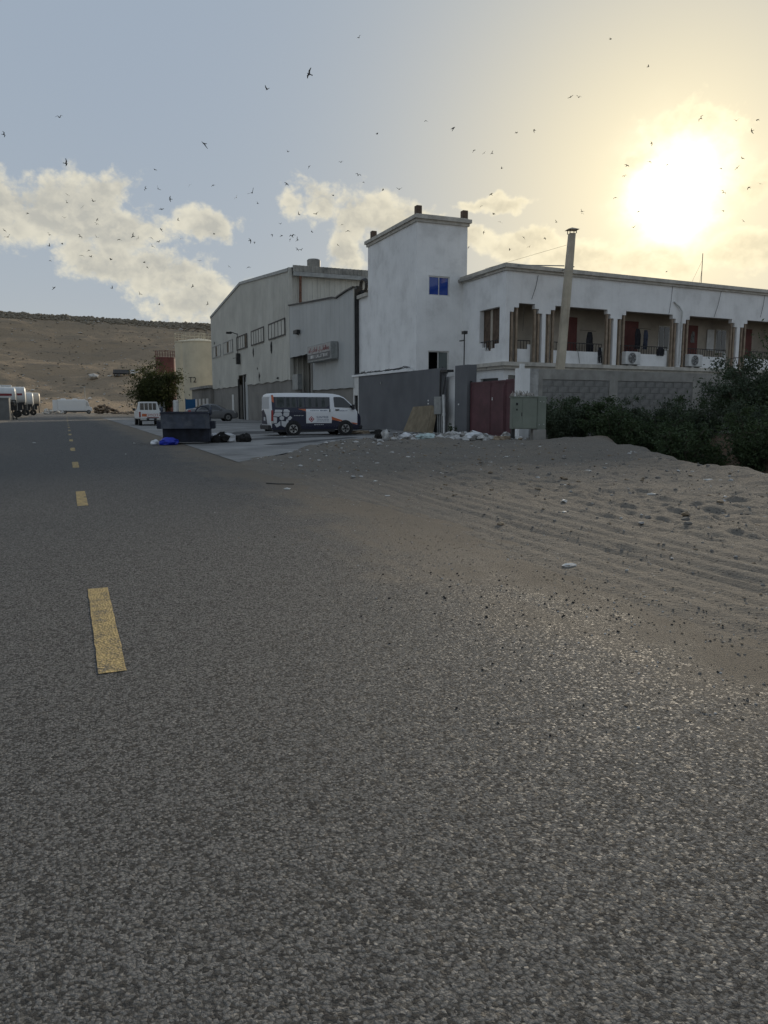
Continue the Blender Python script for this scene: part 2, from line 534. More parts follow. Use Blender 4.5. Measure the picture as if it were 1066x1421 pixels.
def asphalt_material(name, cA, cB, dust):
    m = bpy.data.materials.new(name); m.use_nodes = True
    t = m.node_tree; q = G(t); b = t.nodes['Principled BSDF']
    co = q.n('ShaderNodeTexCoord').outputs['Object']
    big = q.noise(co, .5, 5, .6)
    c = q.mix(q.mapr(big, .35, .65), C4(cA), C4(cB))
    n2 = q.noise(co, 160, 4, .7)
    # chippings of random height and tone, some missing; two sizes
    wv = q.v('ADD', co, q.scale(q.v('SUBTRACT', q.noise(co, 55, 4, .65, out=1), (.5, .5, .5)), (.022, .022, .022)))

    def chips(sc):
        nd = q.n('ShaderNodeTexVoronoi'); q.put(nd.inputs['Vector'], wv); nd.inputs['Scale'].default_value = sc
        sp = q.n('ShaderNodeSeparateColor'); q.put(sp.inputs[0], nd.outputs['Color'])
        return nd.outputs['Distance'], sp
    vd, pick = chips(88)
    vd2, pick2 = chips(170)
    c = q.mix(q.m('MULTIPLY', pick.outputs[1], .6), c, C4(tuple(x * 1.65 for x in cA)))
    c = q.mix(q.m('MULTIPLY', pick2.outputs[1], .45), c, C4(tuple(x * .55 for x in cA)))
    c = q.mix(q.mapr(pick2.outputs[2], .975, .985, 0, .7), c, C4((.38, .36, .33)))
    c = q.mix(q.mapr(q.noise(co, 14, 4, .7), .56, .72, 0, .4), c, C4((.17, .14, .10)))
    gap = q.mapr(vd, .40, .78, 0, .75, True)
    pit = q.m('MAXIMUM', gap, q.mapr(pick.outputs[0], .26, .34, 1, 0))
    c = q.mix(q.m('MULTIPLY', pit, .80), c, C4((.026, .025, .024)))
    # sand blown over the edge of the road
    sx = q.n('ShaderNodeSeparateXYZ'); q.put(sx.inputs[0], co)
    e = q.m('ADD', sx.outputs[0], q.m('MULTIPLY', q.m('SUBTRACT', q.noise(co, .55, 6, .65), .5), 3.6))
    e = q.m('ADD', e, q.m('MULTIPLY', q.m('SUBTRACT', q.noise(q.scale(co, (1, .12, 1)), 5, 5, .65), .5), 1.6))
    dst = q.mapr(e, dust, dust + 1.9, 0, 1, True)
    dst = q.m('MULTIPLY', dst, q.mapr(q.m('ADD', q.noise(co, 40, 5, .75), q.m('MULTIPLY', dst, .35)), .38, .66))
    c = q.mix(dst, c, C4((.215, .185, .148)))
    ln = q.mapr(q.noise(q.scale(co, (1.0, .06, 1)), 1.7, 4, .6), .55, .75, 0, .25)
    c = q.mix(ln, c, C4(tuple(x * .7 for x in cA)))
    q.put(b.inputs['Base Color'], c)
    q.put(b.inputs['Roughness'], q.m('MAXIMUM', q.mapr(pick.outputs[1], .6, 1, .95, .55), dst))
    b.inputs['Specular IOR Level'].default_value = .18
    bn = q.n('ShaderNodeBump'); bn.inputs['Strength'].default_value = 1.0; bn.inputs['Distance'].default_value = .014
    hh = q.m('ADD', q.m('MULTIPLY', q.mapr(pick.outputs[0], .2, 1.0), .9), q.m('MULTIPLY', vd, -.55))
    hh = q.m('ADD', hh, q.m('ADD', q.m('MULTIPLY', n2, .45), q.m('MULTIPLY', pick2.outputs[0], .22)))
    q.put(bn.inputs['Height'], hh); q.put(b.inputs['Normal'], bn.outputs[0])
    return m


SAND = sand_material()
ASPH = asphalt_material('worn_asphalt', (.184, .180, .172), (.168, .166, .161), 2.0)
APRON = mat('old_concrete', (.27, .265, .255), .85, var=.22, vs=.5, bump=.5, bs=25, blot=.7, blot_c=(.10, .097, .092), blot_s=.25, grain=.4)

gx = axis_steps([(-1600, -200, 200), (-200, -20, 20), (-20, -4, .5), (-4, 2.4, .6), (2.4, 9, .055), (9, 20, .12), (20, 34, .3), (34, 60, 2), (60, 300, 40), (300, 1800, 250)])
gy = axis_steps([(-300, -20, 40), (-20, 1.5, 1.5), (1.5, 9, .055), (9, 16, .09), (16, 30, .14), (30, 40, .4), (40, 130, 2.5), (130, 300, 15), (300, 2400, 200)])
ground = struct(grid_mesh('ground', gx, gy, gz, SAND))

# road sheet with a slightly ragged edge, joined by the cross road at its far end
mb = MB()
ys = list(np.arange(-12, 152, .6))
lft = [(-5.2 + .25 * float(fbm(np.array(y * .35), np.array(3.1), 3, 2)), y) for y in ys]
rgt = [(4.9 + .3 * float(fbm(np.array(y * .4), np.array(7.7), 3, 3)), y) for y in ys]
for i in range(len(ys) - 1):
    a, b_, c_, d_ = lft[i], rgt[i], rgt[i + 1], lft[i + 1]
    mb.add([(a[0], a[1], 0), (b_[0], b_[1], 0), (c_[0], c_[1], 0), (d_[0], d_[1], 0)], [(0, 1, 2, 3)])
y1 = ys[-1]
mb.add([(-150, y1, 0), (150, y1, 0), (150, y1 + 9, 0), (-150, y1 + 9, 0)], [(0, 1, 2, 3)])
road = struct(mb.build('road', ASPH))


def worn_paint(name, c, wear):
    m = bpy.data.materials.new(name); m.use_nodes = True
    t = m.node_tree; q = G(t); b = t.nodes['Principled BSDF']
    co = q.n('ShaderNodeTexCoord').outputs['Object']
    f = q.noise(co, 85, 5, .8)
    f2 = q.noise(co, 6, 4, .6)
    w = q.mapr(q.m('ADD', f, q.m('MULTIPLY', f2, .5)), wear, wear + .09)
    cc = q.mix(q.mapr(q.noise(co, 12, 4, .6), .3, .7), C4(c), C4(tuple(x * .7 for x in c)))
    q.put(b.inputs['Base Color'], q.mix(w, cc, C4((.075, .072, .066))))
    b.inputs['Roughness'].default_value = .8
    bn = q.n('ShaderNodeBump'); bn.inputs['Strength'].default_value = .9; bn.inputs['Distance'].default_value = .012
    q.put(bn.inputs['Height'], q.voro(co, 62)); q.put(b.inputs['Normal'], bn.outputs[0])
    return m


YEL = worn_paint('worn_yellow_paint', (.47, .335, .13), .765)
for k in range(17):
    y0 = 4.14 + 7.46 * k
    L = 2.05
    mb = MB(); n = 22
    e = lambda i, s: (.006 * float(fbm(np.array(y0 * 3 + i * .9), np.array(s * 5.), 3, 4)))
    pts = []
    for i in range(n + 1):
        y = y0 + L * i / n
        pts.append((.088 + e(i, 1), .232 + e(i, 2), y))
    for i in range(n):
        a, b_ = pts[i], pts[i + 1]
        mb.add([(a[0], a[2], .004), (a[1], a[2], .004), (b_[1], b_[2], .004), (b_[0], b_[2], .004)], [(0, 1, 2, 3)])
    mb.build('lane_dash', YEL, road)

# concrete apron in front of the yards
mb = MB()
edge = [(x, float(np.interp(x, AP[:, 0], AP[:, 1]))) for x in np.linspace(4.0, 18.6, 40)]
poly = [(x, y - .25 + .3 * float(fbm(np.array(x * .8), np.array(2.2), 3, 1))) for x, y in edge] + [(18.6, 106), (4.35, 106), (4.3, 60)]
mb.add([(x, y, .014) for x, y in poly], [tuple(range(len(poly)))])
apron = struct(mb.build('apron', APRON))
# broken old tarmac strips lying over the concrete
TAR = mat('patched_tarmac', (.085, .085, .085), .85, var=.25, vs=1.2, bump=.6, bs=30, grain=.4)
for (pts) in ([(5.2, 30.2), (9, 33.2), (13.2, 35.2), (18.4, 37.2), (18.4, 37.9), (13, 36.2), (8.6, 34.6), (5.0, 31.2)],
              [(7.3, 27.2), (12.6, 33.2), (12.2, 33.5), (6.8, 28.0)],
              [(6.5, 38), (18.4, 44), (18.4, 47), (9, 43.5)],
              [(4.6, 62), (18.2, 70), (18.2, 72.5), (6, 66)]):
    mb = MB(); pp = []
    for i in range(len(pts)):
        a, b_ = Vector(pts[i]), Vector(pts[(i + 1) % len(pts)])
        for k in range(6):
            p = a.lerp(b_, k / 6)
            pp.append((p.x + .25 * float(fbm(np.array(p.x * 1.2), np.array(p.y * 1.2), 3, 2)), p.y + .25 * float(fbm(np.array(p.y * 1.3), np.array(p.x), 3, 3)), .019))
    mb.add(pp, [tuple(range(len(pp)))])
    o = mb.build('tarmac_patch', TAR, apron)

# hill ---------------------------------------------------------------------
def hill_material():
    m = bpy.data.materials.new('dry_hillside'); m.use_nodes = True
    t = m.node_tree; q = G(t); b = t.nodes['Principled BSDF']
    co = q.n('ShaderNodeTexCoord').outputs['Object']
    c = q.mix(q.mapr(q.noise(q.scale(co, (.35, 1, 2.5)), .03, 7, .6), .35, .65), C4((.36, .268, .178)), C4((.285, .222, .155)))
    c = q.mix(q.mapr(q.noise(q.scale(co, (.3, 1, 3)), .12, 6, .7), .52, .68, 0, .7), c, C4((.20, .172, .135)))
    c = q.mix(q.mapr(q.noise(co, .5, 5, .75), .60, .68, 0, .75), c, C4((.12, .105, .078)))
    c = q.mix(q.mapr(q.noise(co, .9, 4, .75), .70, .74, 0, .8), c, C4((.36, .33, .28)))
    q.put(b.inputs['Base Color'], c); b.inputs['Roughness'].default_value = .95
    b.inputs['Specular IOR Level'].default_value = .1
    bn = q.n('ShaderNodeBump'); bn.inputs['Strength'].default_value = 1; bn.inputs['Distance'].default_value = 1.2
    q.put(bn.inputs['Height'], q.noise(co, .35, 7, .7)); q.put(b.inputs['Normal'], bn.outputs[0])
    return m


def hill_z(az_, d):
    crest = np.interp(np.degrees(az_), [-60, -20, -3.6, 3, 10, 40], [40, 47, 48.6, 48.4, 46.6, 45])
    x = d * np.sin(az_); y = d * np.cos(az_)
    t = np.clip((d - 195) / 255, 0, 1)
    z = crest * t ** 1.95 + 1.4 * t
    terr = fbm(z * .18 + 0 * x, x * .006, 3, 2) * 3.2 + fbm(x * .02, y * .02, 5, 3) * 5.0 + fbm(x * .11, y * .11, 4, 5) * 1.3
    z = z + terr * sst(0, .35, t) * (1 - .75 * sst(.86, 1, t)) - .3
    return z - .03 * np.maximum(d - 455, 0)


AZ = np.radians(np.arange(-50, 80, .25)); DD = np.concatenate([np.arange(190, 470, 2.2), np.arange(470, 900, 40)])
AA, DG = np.meshgrid(AZ, DD, indexing='ij')
hz_ = hill_z(AA, DG)
nx, ny = AA.shape
co = np.stack([DG * np.sin(AA), DG * np.cos(AA), hz_], -1).reshape(-1, 3)
ii = np.arange(nx - 1)[:, None] * ny + np.arange(ny - 1)[None, :]
F = np.stack([ii, ii + ny, ii + ny + 1, ii + 1], -1).reshape(-1, 4)[:, ::-1]
me = bpy.data.meshes.new('hill'); me.from_pydata(co.tolist(), [], F.tolist())
me.polygons.foreach_set('use_smooth', [True] * len(me.polygons)); me.materials.append(hill_material())
hill = bpy.data.objects.new('hill', me); col.objects.link(hill); struct(hill)


def lump(mb, c, r, sq=.7, jag=.35, seed=0):
    """a jagged rock or sack: low icosphere with noisy radius"""
    rr = random.Random(seed)
    t = (1 + 5 ** .5) / 2
    V = [(-1, t, 0), (1, t, 0), (-1, -t, 0), (1, -t, 0), (0, -1, t), (0, 1, t), (0, -1, -t), (0, 1, -t), (t, 0, -1), (t, 0, 1), (-t, 0, -1), (-t, 0, 1)]
    Fc = [(0, 11, 5), (0, 5, 1), (0, 1, 7), (0, 7, 10), (0, 10, 11), (1, 5, 9), (5, 11, 4), (11, 10, 2), (10, 7, 6), (7, 1, 8), (3, 9, 4), (3, 4, 2), (3, 2, 6), (3, 6, 8), (3, 8, 9), (4, 9, 5), (2, 4, 11), (6, 2, 10), (8, 6, 7), (9, 8, 1)]
    k = r / 1.9
    mb.add([(c[0] + v[0] * k * rr.uniform(1 - jag, 1 + jag), c[1] + v[1] * k * rr.uniform(1 - jag, 1 + jag), c[2] + v[2] * k * sq * rr.uniform(1 - jag, 1 + jag)) for v in V], Fc)


SCRUB = mat('scrub_and_rubble', (.23, .20, .155), .95, var=.3, vs=.35, spec=.1, c2=(.16, .135, .10))
mb = MB(); rr = random.Random(4)
for i in range(2600):
    a = R(rr.uniform(-9, 13)); d = rr.gauss(448, 4.5)
    z = float(hill_z(np.array(a), np.array(d)))
    s = rr.uniform(.3, .95) * (1.6 if rr.random() < .05 else 1)
    lump(mb, (d * math.sin(a), d * math.cos(a), z + s * .35), s, .8, .45, i)
for i in range(800):
    a = R(rr.uniform(-8, 12)); d = 195 + 250 * rr.random() ** .7
    z = float(hill_z(np.array(a), np.array(d)))
    s = rr.uniform(.15, .6)
    lump(mb, (d * math.sin(a), d * math.cos(a), z + s * .2), s, .6, .45, i + 5000)
struct(mb.build('hill_scrub', SCRUB, fixn=False), 'stuff')
PALE = mat('pale_debris', (.55, .52, .47), .9, var=.2)
mb = MB()
for i in range(800):
    a = R(rr.uniform(-8, 12)); d = 195 + 250 * rr.random() ** .8 if i < 420 else rr.gauss(446, 3.5)
    z = float(hill_z(np.array(a), np.array(d)))
    s = rr.uniform(.15, .5) * (2.2 if rr.random() < .07 else 1)
    lump(mb, (d * math.sin(a), d * math.cos(a), z + s * .2), s, .45, .45, i + 9000)
struct(mb.build('hill_debris', PALE, fixn=False), 'stuff')
# ------------------------------------------------------------------ building materials
WHITE = mat('weathered_white_plaster', (.84, .835, .82), .9, var=.06, vs=.7, bump=.3, bs=10, streak=.20, streak_c=(.50, .48, .45), blot=.35, blot_c=(.55, .54, .52), blot_s=.7, spec=.2)
TRIM = mat('dusty_cornice_paint', (.56, .53, .47), .9, var=.15, vs=2.0, bump=.4, bs=18, streak=.5, streak_c=(.30, .28, .25), spec=.2)
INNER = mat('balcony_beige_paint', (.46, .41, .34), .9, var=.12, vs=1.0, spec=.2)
BROWN = mat('brown_painted_post', (.33, .255, .185), .8, var=.2, vs=3, bump=.2, bs=20)
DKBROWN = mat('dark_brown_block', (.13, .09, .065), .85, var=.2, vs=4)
MAROON = mat('maroon_painted_steel', (.115, .047, .055), .6, var=.18, vs=1.4, bump=.15, bs=9, blot=.5, blot_c=(.06, .03, .032), blot_s=1.2)
REDDOOR = mat('maroon_door', (.15, .045, .038), .6, var=.15, vs=2)
GREYW = mat('grey_wall_paint', (.145, .148, .155), .85, var=.10, vs=.6, bump=.25, bs=16, streak=.25, streak_c=(.11, .11, .112), spec=.25)
BLOCKC = mat('bare_concrete_block', (.29, .282, .265), .95, var=.25, vs=1.6, bump=.7, bs=24, grain=.3, spec=.1)
CONC = mat('bare_concrete', (.36, .345, .315), .92, var=.18, vs=1.1, bump=.5, bs=20, streak=.35, streak_c=(.2, .19, .175), spec=.15)
MORTAR = mat('mortar', (.27, .262, .245), .95, var=.2, vs=2, spec=.1)
CLAD = mat('pale_steel_cladding', (.55, .535, .475), .6, .0, var=.10, vs=.35, streak=.35, streak_c=(.27, .26, .23), spec=.4)
CLAD2 = mat('grey_blue_cladding', (.43, .44, .43), .5, .0, var=.07, vs=.35, streak=.22, streak_c=(.25, .25, .24), spec=.4)
ROOFM = mat('weathered_roof_sheet', (.33, .32, .29), .6, var=.25, vs=1.0, streak=.3)
MASON = mat('taupe_masonry', (.235, .222, .20), .9, var=.14, vs=.5, bump=.3, bs=10, streak=.3, streak_c=(.15, .14, .13))
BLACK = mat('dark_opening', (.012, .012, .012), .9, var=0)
DKMET = mat('dark_metal', (.045, .045, .045), .5, .4, var=.2, vs=4)
GREYMET = mat('grey_metal', (.34, .35, .34), .5, .3, var=.15, vs=3)
WHITEP = mat('white_painted_metal', (.70, .70, .68), .5, var=.1, vs=3, spec=.4)
FRAMEW = mat('white_window_frame', (.68, .67, .64), .5, var=.1, vs=4)
RUST = mat('rusty_pipe', (.20, .10, .065), .85, var=.3, vs=6)


def glass(name, c, rough=.08):
    m = bpy.data.materials.new(name); m.use_nodes = True
    b = m.node_tree.nodes['Principled BSDF']
    b.inputs['Base Color'].default_value = C4(c); b.inputs['Roughness'].default_value = rough
    b.inputs['Specular IOR Level'].default_value = .8
    return m


BLUEG = glass('blue_tinted_glass', (.012, .05, .27), .06)
GREYG = glass('grey_green_glass', (.10, .12, .115), .1)
DARKG = glass('dark_glass', (.012, .014, .015), .06)

FB = R(4.2)
FO = Vector((22.0, 35.95, 0))
MF = Matrix.Translation(FO) @ Matrix.Rotation(FB, 4, 'Z')        # facade frame: x along the front, y into the building
bld = thing('white_building', 'two storey white building with balcony openings and a tall stair tower', 'building', (22.0, 35.95, 0))
FL = 38.6                                                        # facade length
OPEN = [(.21, 2.47)] + [(2.71 + 5.22 * k, 7.64 + 5.22 * k) for k in range(7)]


def comb_poly(z0, zt):
    """front wall outline with its stepped openings"""
    pts = [(0, z0), (0, zt), (FL, zt), (FL, z0)]
    for a, b in reversed(OPEN):
        s1, s2 = (.33, .64) if b - a > 3 else (.34, .66)
        pts += [(b, z0), (b, 6.48), (b - s1 * .75, 6.48), (b - s1 * .75, 6.72), (b - s2 * .78, 6.72), (b - s2 * .78, 6.96),
                (a + s2, 6.96), (a + s2, 6.72), (a + s1, 6.72), (a + s1, 6.48), (a, 6.48), (a, z0)]
    return pts


MB(MF).prism(comb_poly(3.83, 8.66), 'y', 0, .28).build('facade_wall', WHITE, bld)
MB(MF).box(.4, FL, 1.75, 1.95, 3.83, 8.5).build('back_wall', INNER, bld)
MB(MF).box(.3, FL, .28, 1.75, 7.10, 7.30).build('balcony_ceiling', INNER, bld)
MB(MF).box(.02, FL, .0, 1.75, 3.50, 3.80).build('balcony_floor', CONC, bld)
MB(MF).box(FL, FL + .3, 0, 14, 0, 8.66).build('end_wall', WHITE, bld)
# ledge and cornice mouldings run round the corner
for nm, z0, z1, pr in (('ledge', 3.46, 3.62, .10), ('ledge', 3.622, 3.83, .22), ('cornice', 8.60, 8.74, .10), ('cornice', 8.742, 8.95, .20)):
    MB(MF).box(-pr, FL + .1, -pr, -.002, z0, z1).build(nm, TRIM, bld)
    MB().box(22.0 - pr, 21.998, 35.95, 40.8, z0, z1).build(nm, TRIM, bld)
MB(MF).box(.05, FL, .002, 13, 8.67, 8.80).build('roof', CONC, bld)
# side wall with its stepped opening
mb = MB()
MB().box(22.30, 22.36, 36.29, 38.9, 3.83, 7.09).build('added_shade_screen', DKBROWN, bld)  # added sheet, its dark colour stands in for the unlit room behind
mb.box(22.0, 22.28, 38.7, 40.8, 3.62, 8.66).box(22.0, 22.28, 35.96, 36.55, 3.62, 8.66).box(22.0, 22.28, 36.55, 38.7, 6.8, 8.66)
for ya, yb, zt in ((38.42, 38.7, 4.98), (38.1, 38.42, 4.72), (37.4, 38.1, 4.5), (37.0, 37.4, 4.62), (36.55, 37.0, 4.85)):
    mb.box(22.0, 22.28, ya, yb, 3.62, zt)
mb.build('side_wall', WHITE, bld)
mb = MB()
mb.bar((22.1, 38.7, 5.05), (22.1, 36.5, 5.05), .04)
for k in range(9):
    mb.bar((22.1, 38.55 - k * .24, 4.6), (22.1, 38.55 - k * .24, 5.05), .025)
mb.build('railing', DKMET, bld)
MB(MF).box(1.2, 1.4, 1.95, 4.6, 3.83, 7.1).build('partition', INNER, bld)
# ground floor set back under the ledge
mb = MB()
mb.box(22.05, 22.3, 36.1, 40.8, 0, 2.35).box(22.05, 22.3, 36.1, 36.65, 2.35, 3.46).box(22.05, 22.3, 38.6, 40.8, 2.35, 3.46).box(22.05, 22.3, 36.65, 38.6, 3.0, 3.46)
mb.build('ground_floor_side', WHITE, bld)
mb = MB(MF)
mb.box(.3, FL, .12, .34, 0, 2.3).box(.95, FL, .12, .34, 2.3, 3.46).box(.3, .35, .12, .34, 2.3, 3.46).box(.35, .95, .12, .34, 3.14, 3.46)
mb.build('ground_floor_front', WHITE, bld)
MB().box(22.22, 22.26, 36.66, 38.59, 2.36, 2.99).build('window', DARKG, bld)
MB(MF).box(.355, .945, .25, .28, 2.305, 3.135).build('window', DARKG, bld)
# brown posts, parapets, railings, doors and windows of each balcony
post = None
for i, (a, b) in enumerate(OPEN):
    s1, s2 = (.33, .64) if b - a > 3 else (.34, .66)
    for u, zt in ((a + s1 - .13, 6.478), (a + s2 - .13, 6.718), (b - s1 * .75 + .0, 6.478), (b - s2 * .78 + .0, 6.718)):
        MB(MF).box(u, u + .13, .05, .18, 3.832, zt).build('post', BROWN, bld, bevel=.008)
    p0, p1 = a + s2 + .02, b - s2 * .78 - .02
    mb = MB(MF)
    mb.prism([(p0, 3.832), (p1, 3.832), (p1, 4.83), (p1 - .2, 4.83), (p1 - .2, 4.57), (p0, 4.57)], 'y', .30, .42)
    mb.build('parapet', WHITE, bld)
    mb = MB(MF)
    mb.bar((p0, .36, 5.03), (p1, .36, 5.03), .045)
    n = max(4, int((p1 - p0) / .2))
    for k in range(n + 1):
        u = p0 + (p1 - p0) * k / n
        mb.bar((u, .36, 4.55), (u, .36, 5.03), .022)
    mb.build('railing', DKMET, bld)
    if i == 0:
        continue
    d0 = a + 2.05 if i > 1 else 5.45
    dw = 1.3 if i > 1 else .95
    door = MB(MF).box(d0, d0 + dw, 1.69, 1.747, 3.83, 6.65).build('door', REDDOOR, bld)
    MB(MF).box(d0 + .08, d0 + .13, 1.64, 1.689, 4.85, 5.0).build('handle', GREYMET, door)
    wx = a + 5.1
    if i in (2, 3):
        w = MB(MF).box(wx, wx + .95, 1.70, 1.747, 5.0, 6.5).build('window', FRAMEW, bld)
        MB(MF).box(wx + .07, wx + .44, 1.68, 1.699, 5.08, 6.42).build('pane', DARKG, w)
        MB(MF).box(wx + .51, wx + .88, 1.68, 1.699, 5.08, 6.42).build('pane', DARKG, w)

# stair tower --------------------------------------------------------------
TX0, TX1, TY0, TY1, TH = 19.0, 22.28, 40.8, 48.4, 11.85
mb = MB()
# front wall (facing the street) with two window openings
mb.box(TX0, 19.78, TY0, TY0 + .25, 0, TH).box(21.15, TX1, TY0, TY0 + .25, 0, TH)
mb.box(19.78, 21.15, TY0, TY0 + .25, 8.94, TH).box(19.78, 21.15, TY0, TY0 + .25, 4.68, 7.82).box(19.78, 21.15, TY0, TY0 + .25, 0, 3.3)
tower = mb.build('stair_tower', WHITE, bld)
mb = MB()
mb.box(TX0, TX0 + .25, TY0 + .25, TY1, 0, TH).box(TX1 - .25, TX1, TY0 + .25, TY1, 0, TH).box(TX0 + .25, TX1 - .25, TY1 - .25, TY1, 0, TH)
mb.build('tower_wall', WHITE, tower)
MB().box(TX0 - .02, TX1 + .02, TY0 - .02, TY1 + .02, 12.22, 12.30).build('tower_roof', TRIM, tower)
for z0, z1, pr in ((11.85, 12.02, .09), (12.02, 12.222, .19)):
    MB().box(TX0 - pr, TX1 + pr, TY0 - pr, TY1 + pr, z0, z1).build('tower_cornice', TRIM, tower)
for (x, y) in ((TX0 + .2, TY0 + .25), (TX1 - .1, TY0 + .25), (TX0 + .2, TY1 - .5)):
    MB().box(x - .17, x + .17, y - .17, y + .17, 12.30, 12.78).build('roof_stub', DKBROWN, bld, bevel=.02)
for (z0, z1, kind) in ((7.82, 8.94, 'b'), (3.3, 4.68, 'g')):
    mb = MB()
    t = .07
    mb.box(19.78, 21.15, TY0 + .06, TY0 + .14, z0, z0 + t).box(19.78, 21.15, TY0 + .06, TY0 + .14, z1 - t, z1)
    mb.box(19.78, 19.78 + t, TY0 + .06, TY0 + .14, z0 + t, z1 - t).box(21.15 - t, 21.15, TY0 + .06, TY0 + .14, z0 + t, z1 - t)
    mb.box(20.445, 20.485, TY0 + .055, TY0 + .145, z0 + t, z1 - t)
    w = mb.build('window', FRAMEW, bld)
    if kind == 'b':
        MB().box(19.85, 20.445, TY0 + .09, TY0 + .11, z0 + t, z1 - t).build('pane', BLUEG, w)
    MB().box(20.485, 21.08, TY0 + .10, TY0 + .12, z0 + t, z1 - t).build('pane', BLUEG if kind == 'b' else GREYG, w)
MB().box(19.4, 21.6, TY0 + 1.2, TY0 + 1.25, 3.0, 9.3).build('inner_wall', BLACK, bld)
# lower wing behind the tower, with coping
MB().box(19.0, 22.0, 48.42, 51.6, 0, 8.72).build('rear_wing', WHITE, bld)
MB().box(18.82, 22.0, 48.42, 51.75, 8.72, 8.95).build('wing_coping', TRIM, bld)
MB().box(24.5, 58, 50.5, 50.8, 0, 8.6).build('rear_wall', WHITE, bld)

# downpipe elbow on the pillar between balcony bays
mb = MB(MF)
mb.tube([(12.35, -.05, 7.72), (12.75, -.10, 7.45), (13.0, -.12, 7.15), (12.98, -.12, 3.95)], .055, 8)
mb.build('downpipe', WHITEP, bld, smooth=60)
# wires hanging on the wall
for pth in [[(u0, -.02, z0), (.6 * u0 + .4 * u1, -.03, .5 * (z0 + z1)), (u1, -.02, z1)] for u0, u1, z0, z1 in ((12.2, 12.0, 8.6, 7.0), (16.4, 15.9, 8.6, 7.0), (20.5, 20.2, 8.6, 7.2), (2.1, 1.7, 8.5, 7.2), (1.2, 1.15, 6.9, 5.5))] + [[(5.0, .25, 4.9), (5.3, .28, 4.6), (5.45, .26, 3.9)]]:
    MB(MF).tube(pth, .012, 4).build('wall_wire', DKMET, bld)

# roof mast
mast = thing('roof_mast', 'thin metal antenna mast with stay wires on the white roof', 'antenna', tuple(MF @ Vector((15.3, .6, 8.8))))
MB(MF).tube([(15.3, .6, 8.8), (15.3, .6, 10.9)], .022, 6).build('pole', DKMET, mast)
MB(MF).tube([(15.3, .6, 10.5), (14.6, .9, 8.8)], .008, 4).tube([(15.3, .6, 10.0), (14.8, .3, 8.8)], .008, 4).build('stay', DKMET, mast)

# flue of square duct rising behind the boundary wall, leaning a little
DUCT = mat('beige_flue_sheet', (.50, .44, .34), .6, .1, var=.14, vs=1.5, streak=.5, streak_c=(.25, .16, .10))
fl = thing('flue_stack', 'tall leaning beige sheet metal flue with flat cap in front of the balconies', 'chimney', (23.75, 33.5, 0))
P0, P1 = Vector((23.63, 33.5, 0)), Vector((24.40, 33.6, 10.2))
mb = MB()
rot = R(30)
segs = [(0, .345), (.36, .335), (.362, .345), (.62, .32), (.622, .33), (.81, .30), (.812, .31), (1.0, .27)]
vs, fs = [], []
for t, hw in segs:
    c = P0.lerp(P1, t)
    for k in range(4):
        a = rot + math.pi / 2 * k
        vs.append((c.x + hw * .78 * math.cos(a), c.y + hw * .78 * math.sin(a), c.z))
for i in range(len(segs) - 1):
    for k in range(4):
        fs.append((i * 4 + k, i * 4 + (k + 1) % 4, i * 4 + 4 + (k + 1) % 4, i * 4 + 4 + k))
fs.append((3, 2, 1, 0)); n = len(vs); fs.append((n - 4, n - 3, n - 2, n - 1))
mb.add(vs, fs).build('duct', DUCT, fl)
c = P1
for k in range(4):
    a = rot + math.pi / 2 * k
    mb = MB()
    mb.bar((c.x + .24 * math.cos(a), c.y + .24 * math.sin(a), c.z - .02), (c.x + .24 * math.cos(a), c.y + .24 * math.sin(a), c.z + .2), .03)
    mb.build('cap_strut', DKMET, fl)
cp = [(c.x + .42 * math.cos(rot + math.pi / 2 * k), c.y + .42 * math.sin(rot + math.pi / 2 * k), c.z + .17) for k in range(4)]
MB().add(cp + [(c.x, c.y, c.z + .30)], [(0, 1, 4), (1, 2, 4), (2, 3, 4), (3, 0, 4), (3, 2, 1, 0)]).build('cap', DUCT, fl)
q = P0.lerp(P1, .84)
mb = MB()
mb.bar((q.x - .3, q.y, q.z), (22.3, 36.3, 8.95), .05).bar((q.x + .3, q.y, q.z), (25.9, 36.6, 8.95), .05)
mb.build('brace', GREYMET, fl)
MB().tube([(q.x - .2, q.y, 9.6), (21.6, 37.5, 8.9)], .006, 4).build('guy_wire', DKMET, fl)

# ------------------------------------------------------------------ boundary wall of blocks and columns
MBW = Matrix.Translation((18.6, 29.2, 0)) @ Matrix.Rotation(FB, 4, 'Z')
bw = thing('block_boundary_wall', 'unplastered grey block wall with concrete columns behind the bushes', 'wall', (18.6, 29.2, 0), FB)
BWL = 36
MB(MBW).box(1.12, BWL, .03, .19, -.6, 2.64).build('mortar_bed', MORTAR, bw)
MB(MBW).box(1.10, BWL, -.012, .21, 2.645, 3.10).build('coping_beam', CONC, bw)
cols_ = [(1.11, 1.34), (5.31, 5.83), (10.88, 11.45), (16.4, 16.95), (21.9, 22.4), (27.4, 27.9), (32.9, 33.4)]
for a, b in cols_:
    MB(MBW).box(a, b, -.02, .20, -.6, 2.643).build('column', CONC, bw)
MB(MBW).box(0, .62, -.025, .25, -.4, 3.105).build('white_end_pier', WHITE, bw)
MB(MBW).box(.621, 1.099, -.022, .22, -.4, 3.102).build('patched_pier', mat('whitewashed_concrete', (.48, .47, .45), .92, var=.25, vs=1.8, bump=.4, bs=18, blot=.8, blot_c=(.32, .31, .29), blot_s=1.5), bw)
MB(MBW).box(0.02, .24, -.12, -.026, -.4, 3.30).build('white_pipe_casing', WHITE, bw)
bh, bwid = .285, .62
me0 = None
